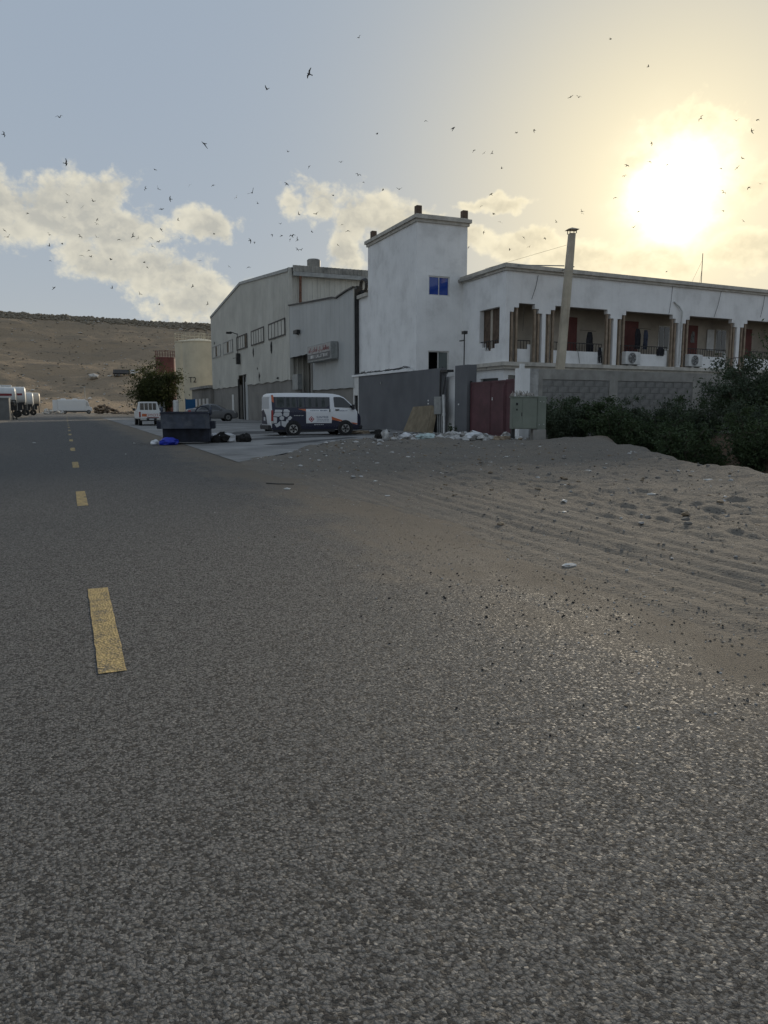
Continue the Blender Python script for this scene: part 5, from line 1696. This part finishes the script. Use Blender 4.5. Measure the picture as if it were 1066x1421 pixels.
nst = mb.build('twig_litter', mat('pale_twigs', (.42, .39, .35), .9, var=.25, vs=6), None)
nst.matrix_world = Matrix.Translation((16.75, 25.75, 0)) @ Matrix.Rotation(cb_rot, 4, 'Z')
tag(nst, 'pale bundle of twigs and rags on top of the electrical cabinet', 'litter')

# air conditioners on the ledge, laundry --------------------------------------
ACW = mat('ac_white', (.68, .68, .66), .5, var=.1, vs=3)
def ac(u, z, label):
    t = thing('air_conditioner', label, 'air conditioner', tuple(MF @ Vector((u, -.12, z))), FB, 'air conditioners on the ledge')
    MB().box(0, .98, -.16, .18, .06, .80).build('case', ACW, t, local=True, bevel=.02)
    MB().box(.98, 1.22, -.13, .18, .06, .78).build('end_cover', ACW, t, local=True, bevel=.03)
    MB().lathe([(.31, -.172), (.31, -.162), (0, -.162)], (.50, 0, .43), 28, 'y').build('fan_opening', DKMET, t, local=True)
    mb = MB()
    for k in range(5):
        a = 2 * math.pi * k / 5
        mb.add([(.50 + .05 * math.cos(a), -.175, .43 + .05 * math.sin(a)), (.50 + .29 * math.cos(a - .25), -.178, .43 + .29 * math.sin(a - .25)), (.50 + .29 * math.cos(a + .35), -.174, .43 + .29 * math.sin(a + .35))], [(0, 1, 2)])
    mb.lathe([(.06, -.19), (.0, -.19)], (.50, 0, .43), 12, 'y')
    mb.build('fan', mat('fan_grey', (.2, .2, .2), .6), t, local=True)
    mb = MB()
    for r in (.12, .2, .28, .325):
        mb.tube([(.5 + r * math.cos(a), -.195, .43 + r * math.sin(a)) for a in np.linspace(0, 2 * math.pi, 25)], .008, 4)
    mb.build('grille', ACW, t, local=True)
    MB().box(.1, .2, -.2, .16, 0, .06).box(.8, .9, -.2, .16, 0, .06).build('foot', DKMET, t, local=True)


ac(8.42, 3.83, 'white air conditioner with round fan under the third balcony opening')
ac(13.62, 3.83, 'white air conditioner with round fan right of the downpipe')


def garment(name, u, v, zt, w, h, m, label, seed):
    rr = random.Random(seed); mb = MB(MF); n = 8; L = 7
    P = [[(u + w * (i / n - .5) * (.55 + .45 * min(1, j / 2)) + rr.uniform(-.015, .015), v + .05 * math.sin(i * 1.7 + j * .4 + seed) * (j / L), zt - h * j / L) for i in range(n + 1)] for j in range(L + 1)]
    vs = [p for r in P for p in r]; fs = []
    for j in range(L):
        for i in range(n):
            a = j * (n + 1) + i
            fs.append((a, a + 1, a + n + 2, a + n + 1))
    mb.add(vs, fs)
    o = mb.build(name, m)
    sm = o.modifiers.new('cloth_thickness', 'SOLIDIFY'); sm.thickness = .02
    return tag(o, label, 'clothing')


CL1 = mat('dark_cloth', (.025, .025, .03), .95, var=.3, vs=5)
CL2 = mat('blue_cloth', (.05, .06, .09), .95, var=.3, vs=5)
CL3 = mat('grey_cloth', (.22, .21, .20), .95, var=.3, vs=5)
garment('hanging_garment', 6.55, .75, 5.75, .5, 1.35, CL1, 'dark garment drying in the second balcony opening', 1)
garment('hanging_garment', 6.95, .30, 4.85, .3, .9, CL1, 'dark cloth draped over the parapet end of the second balcony', 2)
garment('hanging_garment', 10.35, .8, 6.1, .45, 1.2, CL1, 'black garment hanging left in the third balcony opening', 3)
garment('hanging_garment', 11.0, .8, 6.05, .38, 1.15, CL2, 'dark blue garment hanging right in the third balcony opening', 4)
garment('hanging_garment', 11.75, .28, 5.0, .6, .5, CL1, 'dark bundle draped on the railing of the third balcony', 5)
garment('hanging_garment', 15.5, 1.2, 6.2, .3, .7, CL3, 'pale grey cloth hanging before the maroon door of the fourth balcony', 6)
mb = MB(MF); mb.tube([(5.8, .75, 5.82), (7.0, .75, 5.80)], .012, 4).tube([(9.9, .8, 6.15), (11.4, .8, 6.12)], .012, 4)
tag(mb.build('washing_line', DKMET), 'thin washing lines strung across the balcony openings', 'washing line')
# white panel in the fourth bay, stands in for bright light through a window
MB(MF).box(17.35, 18.0, 1.66, 1.699, 5.1, 6.45).build('window_light_panel', WHITEP, bld)
# ------------------------------------------------------------------ vegetation
def leaf_material(name, a, b, sc):
    m = bpy.data.materials.new(name); m.use_nodes = True
    t = m.node_tree; q = G(t); p = t.nodes['Principled BSDF']
    co = q.n('ShaderNodeTexCoord').outputs['Object']
    c = q.mix(q.mapr(q.noise(co, sc, 4, .7), .35, .65), C4(a), C4(b))
    c = q.mix(q.mapr(q.noise(co, sc * 9, 2, .6), .55, .7, 0, .6), c, C4(tuple(x * 1.7 for x in b)))
    q.put(p.inputs['Base Color'], c)
    p.inputs['Roughness'].default_value = .65; p.inputs['Specular IOR Level'].default_value = .25
    p.inputs['Transmission Weight'].default_value = 0
    tr = q.n('ShaderNodeBsdfTranslucent'); q.put(tr.inputs[0], c)
    mx = q.n('ShaderNodeMixShader'); mx.inputs[0].default_value = .25
    t.links.new(p.outputs[0], mx.inputs[1]); t.links.new(tr.outputs[0], mx.inputs[2])
    t.links.new(mx.outputs[0], t.nodes['Material Output'].inputs[0])
    return m


LEAF = leaf_material('bush_leaves', (.036, .055, .024), (.062, .090, .038), 1.2)
LEAF2 = leaf_material('tree_leaves', (.040, .048, .016), (.070, .078, .024), .5)
LEAF3 = leaf_material('grey_green_leaves', (.052, .070, .042), (.080, .102, .062), 1.2)
BARK = mat('bark', (.10, .08, .06), .95, var=.25, vs=6, bump=.5, bs=20)


def leaves_mesh(name, pts, size, m, parent, seed, asp=.45):
    """many small folded leaves at the given points"""
    r = np.random.RandomState(seed); n = len(pts)
    pts = np.asarray(pts)
    d = r.normal(size=(n, 3)); d[:, 2] += .15; d /= np.linalg.norm(d, axis=1)[:, None]
    s = np.cross(d, r.normal(size=(n, 3))); s /= np.linalg.norm(s, axis=1)[:, None]
    L = size * r.uniform(.55, 1.35, n)[:, None]
    a = pts - d * L * .5; b = pts + d * L * .5
    up = np.cross(d, s) * L * .10
    c1 = pts + s * L * asp * .5 + up; c2 = pts - s * L * asp * .5 + up
    co = np.stack([a, c1, b, c2], 1).reshape(-1, 3)
    i = np.arange(n)[:, None] * 4
    F = np.concatenate([i + np.array([[0, 1, 2]]), i + np.array([[0, 2, 3]])], 1).reshape(-1, 3)
    me = bpy.data.meshes.new(name)
    me.vertices.add(len(co)); me.vertices.foreach_set('co', co.ravel())
    me.loops.add(F.size); me.loops.foreach_set('vertex_index', F.ravel())
    me.polygons.add(len(F)); me.polygons.foreach_set('loop_start', np.arange(len(F)) * 3)
    me.update(calc_edges=True)
    me.materials.append(m)
    o = bpy.data.objects.new(name, me); col.objects.link(o); o.parent = parent
    return o


def plant(nm, label, cat, loc, rad, h, nleaf, size, m, seed, group=None, stems=7, base=.05, droop=0.0, trunk=.03, lobes=None, air=.35):
    """branching plant: stems climb and fork to twig tips, leaves gather round the tips"""
    t = thing(nm, label, cat, loc, 0, group)
    rr = random.Random(seed); r = np.random.RandomState(seed)
    mb = MB(); tips = []
    for k in range(stems):
        a = 2 * math.pi * (k + rr.random()) / stems
        out = rad * rr.uniform(.35, .95); top = h * rr.uniform(.55, 1.0) * (1.05 - .35 * (out / rad) ** 2)
        p0 = Vector((rr.uniform(-.15, .15) * rad * .4, rr.uniform(-.15, .15) * rad * .4, -.15)); p3 = Vector((out * math.cos(a), out * math.sin(a), top))
        p1 = p0 + Vector((.2 * p3.x, .2 * p3.y, top * .45)); path = []
        for i in range(7):
            u = i / 6
            q = p0 * (1 - u) ** 2 + p1 * 2 * u * (1 - u) + p3 * u * u
            path.append(q + Vector((rr.uniform(-1, 1), rr.uniform(-1, 1), rr.uniform(-.5, .5))) * .05 * rad * u)
        mb.tube(path, [trunk * (1 - .8 * i / 6) for i in range(7)], 5)
        for i in range(2, 7):
            if path[i].z / h < base:
                continue
            for f in range(3):
                b = rr.uniform(0, 6.3); l = rad * rr.uniform(.16, .42)
                tip = path[i] + Vector((math.cos(b) * l, math.sin(b) * l, rr.uniform(-.35, .55) * l - droop * l))
                mb.tube([path[i], path[i].lerp(tip, .55) + Vector((0, 0, .08 * l)), tip], [trunk * .3, trunk * .2, trunk * .08], 3, False)
                tips.append((tip, l)); tips.append((path[i].lerp(tip, .6), l * .7))
    mb.build('stems', BARK, t, local=True, fixn=False)
    w = r.rand(len(tips)) ** 2 + .08
    idx = r.choice(len(tips), nleaf, p=w / w.sum())
    P = np.array([tips[i][0][:] for i in idx]); S = np.array([tips[i][1] for i in idx])
    P = P + r.normal(size=(nleaf, 3)) * (S * air)[:, None] * np.array([1, 1, .8])
    P[:, 2] = np.maximum(P[:, 2], .03)
    leaves_mesh('foliage', P, size, m, t, seed)
    return t


BG = 'bushes in front of the block wall'
B = [  # x, y, radius, height, leaves, label
    (18.9, 26.6, 1.15, 1.75, 5200, 'dark green bush right beside the electrical cabinet'),
    (20.3, 27.2, 1.35, 2.15, 6000, 'rounded green bush below the first wall column'),
    (21.9, 26.6, 1.3, 1.75, 5200, 'low green bush between two wall columns'),
    (23.2, 26.6, 1.4, 1.95, 5800, 'bushy green shrub under the second wall column'),
    (20.0, 24.6, 1.25, 1.3, 5000, 'low spreading bush behind the sand mound'),
    (21.9, 24.0, 1.4, 1.45, 5600, 'dense low bush on the edge of the ditch'),
    (23.9, 24.0, 1.5, 1.65, 6000, 'dark bush in the middle of the thicket'),
    (25.4, 26.4, 1.5, 1.95, 6000, 'tall dark bush against the right part of the block wall'),
    (25.9, 23.4, 1.6, 2.2, 6800, 'large dark bush left of the feathery tree'),
    (23.2, 20.4, 1.4, 1.5, 5600, 'dark bush hanging over the eroded bank'),
    (27.6, 24.6, 1.8, 2.7, 7500, 'large dark bush beneath the feathery tree'),
    (25.6, 20.8, 1.6, 2.3, 6800, 'dark bush at the right edge below the tree'),
    (28.0, 21.6, 1.9, 2.8, 7500, 'tall dark bush beyond the right picture edge'),
    (19.4, 19.8, 1.2, 1.35, 5000, 'small bush on the far side of the ditch below the block wall'),
    (20.7, 18.2, 1.3, 1.6, 5600, 'bush overhanging the brown soil bank'),
    (22.0, 16.6, 1.4, 1.9, 5600, 'nearest dark bush at the right picture edge'),
    (23.6, 18.2, 1.6, 2.5, 6000, 'tall bush behind the nearest one at the right picture edge'),
    (21.2, 21.6, 1.1, 1.0, 4000, 'lowest scrubby bush on the ditch lip'),
]
for i, (x, y, ra, h, n, lb_) in enumerate(B):
    z = float(gz(x, y))
    plant('bush', lb_, 'bush', (x, y, z - .05), ra, h - z * .6, int(n * 1.25), .12, LEAF if i % 3 else LEAF3, 40 + i, BG, stems=9, trunk=.028)
z = float(gz(25.6, 22.4))
plant('feathery_tree', 'thin leafed dark tree rising above the bushes at the right edge', 'tree', (25.6, 22.4, z - .05), 2.2, 3.9, 9000, .13, LEAF3, 71, None, stems=9, base=.35, trunk=.06, air=.30)
plant('feathery_tree', 'tall dark tree cut by the right edge of the picture', 'tree', (28.6, 23.6, .3), 2.6, 4.4, 12000, .14, LEAF, 72, None, stems=10, base=.25, trunk=.07)
plant('roadside_tree', 'dense round green tree in front of the red tank', 'tree', (11.7, 109.5, -.05), 3.1, 7.3, 30000, .30, LEAF2, 81, None, stems=26, base=.12, trunk=.12, air=.55)
plant('gate_weed', 'small dark weed at the foot of the gate post', 'weed', (18.35, 34.9, .0), .28, .55, 260, .10, LEAF, 82, None, stems=5, trunk=.012)

# dry sticks and roots hanging on the eroded bank
mb = MB(); rr = random.Random(15)
for i in range(46):
    x = rr.uniform(19.5, 24); y = rr.uniform(15.5, 21)
    z = float(gz(x, y)); a = rr.uniform(0, 6.3); l = rr.uniform(.3, .8)
    mb.tube([(x, y, z), (x + .4 * l * math.cos(a), y + .4 * l * math.sin(a), z + .6 * l), (x + l * math.cos(a), y + l * math.sin(a), z + rr.uniform(.1, .9) * l)], [.014, .01, .004], 3, False)
struct(mb.build('dry_sticks', BARK, fixn=False), 'stuff')

# ------------------------------------------------------------------ rubble and litter
RUB = mat('white_rubble', (.50, .49, .47), .9, var=.3, vs=4, bump=.4, bs=15)
RUBG = mat('grey_rubble', (.24, .225, .205), .95, var=.3, vs=4, bump=.4, bs=15)
RUBT = mat('tan_rubble', (.27, .21, .145), .95, var=.25, vs=4)
mb = MB(); mg = MB(); mt_ = MB(); rr = random.Random(21)
for i in range(260):                                      # the white heap before the gate
    a = rr.gauss(0, .42); b = rr.gauss(0, .30)
    x = 14.75 + 1.9 * a + .5 * b; y = 27.3 + 1.0 * b - .75 * a
    hh = .34 * math.exp(-(a / .6) ** 2 - (b / .45) ** 2)
    s = rr.uniform(.05, .20)
    lump(mb if rr.random() < .72 else mg, (x, y, float(gz(x, y)) + hh * rr.uniform(.5, 1)), s, .6, .45, i)
for i in range(520):                                      # scattered stones along the apron edge and across the sand
    if i < 240:
        x = rr.uniform(7.5, 17.5); y = float(np.interp(x, AP[:, 0], AP[:, 1])) - abs(rr.gauss(0, 1.9)) - .2
    else:
        x = rr.uniform(4.6, 15); y = rr.uniform(6, 26)
    if x > float(ditch_edge(y)) - .3 or (y > float(np.interp(x, AP[:, 0], AP[:, 1])) + .3):
        continue
    s = rr.uniform(.02, .06) * (2.2 if (i < 240 and rr.random() < .18) else 1)
    lump(rr.choice((mb, mg, mg, mt_, mt_)), (x, y, float(gz(x, y)) + s * .2), s, .6, .4, i + 300)
for i in range(90):                                       # by the cabinet foot and the grey wall end
    x = rr.gauss(16.3, .35); y = rr.gauss(26.4, .4); s = rr.uniform(.04, .16)
    lump(rr.choice((mb, mg, mt_)), (x, y, float(gz(x, y)) + s * .3), s, .6, .4, i + 1300)
for i in range(70):
    x = rr.uniform(15.5, 18.2); y = rr.uniform(33.5, 37.5); s = rr.uniform(.03, .10)
    lump(rr.choice((mb, mg, mg)), (x, y, .02 + s * .3), s, .5, .4, i + 1500)
for i in range(110):
    x = rr.gauss(11.0, .8); y = rr.gauss(27.6, .5) - .3 * (x - 11); s = rr.uniform(.04, .17)
    lump(rr.choice((mb, mg, mg)), (x, y, float(gz(x, y)) + s * .3), s, .6, .4, i + 1700)
for i in range(3600):                                     # fine gravel all over the sand
    x = rr.uniform(4.3, 14.5); y = 3.0 + 23 * rr.random() ** 1.4
    if x > float(ditch_edge(y)) - .2 or y > float(np.interp(x, AP[:, 0], AP[:, 1])):
        continue
    s = .006 + .016 * rr.random() ** 2.5 + (.012 if y > 14 else 0) * rr.random()
    lump(rr.choice((mb, mg, mg, mg, mt_, mt_)), (x, y, float(gz(x, y)) + s * .15), s, .6, .35, i + 6000)
for i in range(2200):                                     # grit along the ragged sand edge
    x = rr.gauss(3.6, .7); y = 2.4 + 10 * rr.random() ** 1.3
    s = .003 + .007 * rr.random() ** 2
    lump(rr.choice((mb, mg, mg, mt_, mt_, mt_)), (x, y, max(float(gz(x, y)), 0.0) + s * .2), s, .6, .35, i + 11000)
struct(mb.build('white_rubble', RUB, fixn=False), 'stuff')
struct(mg.build('grey_rubble', RUBG, fixn=False), 'stuff')
struct(mt_.build('tan_rubble', RUBT, fixn=False), 'stuff')
# rubble mounds at the end of the road
mb = MB()
for i in range(420):
    x = rr.uniform(6, 26); y = rr.gauss(178, 2.5)
    hh = 2.0 * max(0, math.sin((x - 5) * .55)) ** .6 * math.exp(-((y - 178) / 3.2) ** 2)
    s = rr.uniform(.15, .55)
    lump(mb, (x, y, hh * rr.uniform(.3, 1)), s, .7, .4, i + 2500)
struct(mb.build('far_rubble', mat('brown_rubble', (.17, .125, .085), .95, var=.35, vs=.8), fixn=False), 'stuff')
mb = MB()
for i in range(60):
    x = rr.uniform(-4, 0); y = rr.uniform(165, 185); s = rr.uniform(.12, .4)
    lump(mb, (x, y, s * .5 + rr.random() * rr.random() * 1.0), s, .9, .4, i + 3000)
struct(mb.build('far_pale_rubble', PALE, fixn=False), 'stuff')

# bags and lumps one can pick out
def zat(x, y):
    return float(gz(x, y))


for i, (x, y, r, m_, lb_) in enumerate((
        (12.55, 27.9, (.30, .22, .15), PWHITE, 'small rounded white sack left of the pale green sack'),
        (13.35, 27.5, (.42, .28, .17), PTEAL, 'pale green tinted sack lying left of the white rubble'),
        (15.2, 27.1, (.44, .34, .22), PWHITE, 'largest white sack lying on top of the rubble heap'),
        (16.25, 26.3, (.24, .18, .16), RUB, 'cream crumpled sack under the electrical cabinet'),
        (15.8, 25.9, (.34, .22, .12), RUBT, 'flat pinkish stone slab left of the cabinet footing'),
        (16.35, 25.4, (.22, .16, .08), RUB, 'flat pale stone in front of the cabinet footing'),
        (11.3, 27.7, (.16, .13, .26), PBLACK, 'upright dark lump among the stones at the apron edge'),
        (11.55, 27.6, (.14, .12, .28), RUB, 'upright pale block beside the dark lump at the apron edge'),
        (14.4, 37.6, (.55, .3, .09), RUBT, 'flattened brown carton lying in front of the minibus'),
        (15.3, 37.4, (.4, .25, .10), PBLACK, 'dark crumpled scrap right of the brown carton'),
        (13.9, 28.3, (.3, .2, .12), RUBG, 'grey lump behind the pale green sack'))):
    crumple('sack' if 'sack' in lb_ else 'debris_lump', m_, (x, y, zat(x, y) if y < 36 else .02), r, .8, lb_, 'sack' if 'sack' in lb_ else 'debris', 50 + i, jag=.75)
# paper and plastic scraps strewn over the sand
SCR = mat('white_scrap', (.62, .61, .58), .7, var=.15, vs=8)
spots = [(3.45, 12.6), (4.6, 10.9), (6.55, 9.0), (4.05, 5.45), (8.5, 9.4), (7.9, 10.9), (9.2, 8.6), (10.2, 13.2), (7.2, 14.2), (5.6, 15.5), (6.9, 17.0), (8.4, 18.5), (9.6, 16.2), (11.2, 18.1),
         (12.2, 15.1), (9.0, 21.0), (10.8, 21.5), (12.9, 22.6), (7.5, 20.6), (6.0, 18.8), (13.6, 20.0), (11.9, 12.0), (10.9, 10.6), (8.8, 12.2), (5.2, 12.9), (5.9, 8.1), (12.4, 11.3), (14.2, 16.6), (6.4, 23.0), (8.2, 24.4),
         (10.2, 24.2), (1.6, 24), (2.4, 31), (-1.2, 33), (7, 31), (9.5, 35), (6.1, 36)]
rr = random.Random(33)
scrap_meshes = []
for k in range(4):
    o = crumple('paper_scrap', SCR, (0, 0, 0), (.09, .06, .022), .6, None, None, 90 + k, sub=1, jag=.8)
    scrap_meshes.append(o.data); bpy.data.objects.remove(o)
for i, (x, y) in enumerate(spots):
    o = bpy.data.objects.new('paper_scrap', scrap_meshes[i % 4]); col.objects.link(o)
    inside = apron_in(x, y) > .3 and x > 4
    o.location = (x, y, (.02 if inside else max(zat(x, y), .003 if x < 4.8 else -9)))
    s = rr.uniform(.35, .9); o.scale = (s, s * rr.uniform(.6, 1.2), s); o.rotation_euler = (0, 0, rr.uniform(0, 6.3))
    if inside:
        tag(o, 'small white scrap lying on the grey concrete apron', 'litter', 'scraps on the apron')
    elif x < 4.2:
        tag(o, 'small white scrap lying on the asphalt road', 'litter', 'scraps on the road')
    elif y < 11.5:
        tag(o, 'white paper scrap on the rippled sand in the right foreground', 'litter', 'scraps on the near sand')
    else:
        tag(o, 'tiny white scrap on the sand between foreground and rubble', 'litter', 'scraps on the far sand')
# dark grit thrown on the asphalt
mb = MB()
for i in range(200):
    x = rr.gauss(3.05, .5); y = rr.gauss(4.55, .5) - .35 * (x - 3)
    s = abs(rr.gauss(0, .004)) + .002
    lump(mb, (x, y, max(0.0, zat(x, y)) + s * .3), s, .7, .3, i + 4000)
for i in range(300):
    x = rr.uniform(1.6, 4.2); y = rr.uniform(2.4, 8)
    s = abs(rr.gauss(0, .003)) + .002
    lump(mb, (x, y, max(0.0, zat(x, y)) + s * .3), s, .7, .3, i + 4700)
struct(mb.build('loose_grit', mat('dark_grit', (.03, .028, .026), .9, var=.3, vs=20), fixn=False), 'stuff')
mb = MB().tube([(3.35, 13.7, .012), (3.5, 13.45, .016), (3.75, 13.25, .02)], .009, 5)
tag(mb.build('dark_stick', DKMET), 'dark stick lying at the edge of the asphalt', 'stick')

# ------------------------------------------------------------------ birds
BIRD = mat('dark_bird', (.035, .033, .032), .8, var=.1)


def bird_mesh(k):
    """gull like bird: body with tail, two bent wings; k picks the wing beat"""
    mb = MB()
    mb.lathe([(0, -.24), (.03, -.20), (.055, -.08), (.06, .03), (.04, .13), (.035, .17), (.012, .21), (0, .25)], (0, 0, 0), 8, 'y')
    mb.add([(-.03, -.16, 0), (.03, -.16, 0), (.06, -.34, .005), (-.06, -.34, .005), (0, -.30, .02)], [(0, 1, 4), (1, 2, 4), (2, 3, 4), (3, 0, 4)])
    up, tipz, sweep = ((.10, .04, -.05), (.22, .10, -.08), (-.02, -.16, -.12), (.16, .30, -.03))[k]
    for s in (-1, 1):
        A = [(s * .04, .10, .02), (s * .22, .13, up), (s * .52, .02 + sweep, tipz)]
        Bk = [(s * .04, -.07, .01), (s * .22, -.02, up - .01), (s * .50, -.03 + sweep, tipz)]
        vs = A + Bk + [(p[0], p[1], p[2] - .012) for p in A + Bk]
        mb.add(vs, [(0, 1, 4, 3), (1, 2, 5, 4), (6, 9, 10, 7), (7, 10, 11, 8), (0, 6, 7, 1), (1, 7, 8, 2), (3, 4, 10, 9), (4, 5, 11, 10), (2, 8, 11, 5), (0, 3, 9, 6)])
    o = mb.build('bird', BIRD)
    me = o.data; bpy.data.objects.remove(o)
    return me


BM = [bird_mesh(k) for k in range(4)]
POS = '25.1,80.4,35.5 15.5,88.1,29.8 41,78.7,31.8 28.8,112.2,46 1.4,121,41.4 -5.6,117.4,37.1 24.6,105,29.8 43.2,114,36.5 1.6,101.9,30 5.4,124.7,31.5 28.5,99.7,23.5 42.6,117,28.9 66.3,90.8,42.9 59.3,101.6,32.3 82.4,91.1,36.2 56,147,71.9 16.9,146,43 19,160.6,43.7 18.3,176.1,47.5 25.8,165.3,46.3 31.9,172.3,48.7 19.8,149.6,39.2 33.9,158.4,43 38.6,160.1,42.7 44.2,156.8,52.5 43.3,139.4,44.8 41.3,147.6,43.6 51.5,145.3,48.1 61.4,159.1,49.1 49.3,143.7,41.4 49.1,166.1,42.9 46.3,144.8,38 43.9,162,39.6 18.3,150.6,37.5 2.7,175.3,44.5 2.2,154.4,38 4.9,154.7,37.6 -4.9,176.3,40.4 1.7,157.6,36 8.4,179,40.9 7.6,165.6,37.1 -9.1,170.6,35.5 -7.8,155.5,31.4 -1.2,179.3,37.1 4.6,171.1,35.6 8.1,179.9,37.5 1.2,178.1,35.2 4.4,159.1,29.8 6.1,161.1,30 5.6,154.6,30 9.3,154,28.5 -1.1,151.3,29.6 -1.1,159.5,28.5 -0.8,170.1,25.1 12.9,148.3,31.8 15.8,170,36 11.3,159.4,33.3 18.9,157.3,35.4 20.3,174.2,36.4 17.8,163.6,33.3 17.1,158,33.8 22.8,161.9,38.4 24.3,169.8,36.5 27.3,147.8,33.3 29.6,178.7,33.9 14.8,149.6,27.6 34.5,170.5,31.6 39.2,172.6,32.2 33.5,145.4,32.2 40,169.5,37 40.2,155.1,35.7 43.9,161.3,37.1 40.9,144.4,32.8 43.5,148.6,31.9 51.4,172.4,36.8 43.6,148.7,33.7 51.6,164.8,39.2 59.5,167.6,42 52.7,150.9,33.9 14.8,161.3,23.6 10,167.1,25.2 17.7,174,30.9 23.7,151.8,24.2 30,172.5,23.7 20.1,175.6,23.5 64.3,158.2,58.9 56.6,136.4,41.3 103.7,132.3,73.7 93.7,109.3,58.2 89,124.3,58 66.4,138.7,55.5 91.5,146.7,59.1 88.1,134.7,55.4 75,135.2,50.2 76.8,134.5,49.7 75.9,130,48.2 76.3,127,44.8 60.8,138.5,42.4 88.4,155.9,46 77.5,131.7,37.9 76.9,128.2,35.7 89.5,156.3,40.6 89.4,139.6,36.2 88.4,135.8,33.5 87.7,129.4,33.8 95.6,137.1,39.2 92.3,149.6,35.8 96.8,130.3,39.9 96.2,129.5,39.3 101.5,104.8,49.6 125.1,119.8,57.3 107.3,98.4,48.1 117.8,109.1,51.1 112.6,129.3,54.4 95.5,115.8,44.4 110.9,127.6,50.2 109.9,125.3,46.3 108.8,132.6,48.5 94.5,117.4,39.2 104.9,123.2,39.1 98.7,117.2,34.3 126,118.6,50 113,107.4,43.7 114.7,112.8,45.3 132.9,120.2,46.4 128.2,118.6,44.8 128.6,125.2,41.9 119.3,111.2,36 116.7,113.9,41.5 117.1,128.2,29.4 79,144.1,34.3'
rr = random.Random(17)
big = ['largest dark bird flying high above the warehouse', 'dark bird gliding over the small cloud left of the warehouse', 'dark bird with spread wings flying above the stair tower']
for i, s in enumerate(POS.split()):
    x, y, z = map(float, s.split(','))
    o = bpy.data.objects.new('bird', BM[rr.randrange(4)]); col.objects.link(o)
    o.location = (x, y, z)
    o.rotation_euler = (rr.uniform(-.5, .5), rr.uniform(-.9, .9), rr.uniform(0, 6.3))
    sc = rr.uniform(.85, 1.15); o.scale = (sc, sc, sc)
    if i < 3:
        tag(o, big[i], 'bird', 'flock of birds in the sky')
    else:
        baz = math.degrees(math.atan2(x, y))
        if baz < 10.3:
            tag(o, 'small dark bird flying over the hill left of the warehouse', 'bird', 'birds over the hill')
        elif baz < 20.5:
            tag(o, 'small dark bird flying above the warehouse', 'bird', 'birds above the warehouse')
        elif baz < 33:
            tag(o, 'small dark bird flying above or just right of the stair tower', 'bird', 'birds above the stair tower')
        else:
            tag(o, 'small dark bird flying in the bright sky around the sun', 'bird', 'birds around the sun')
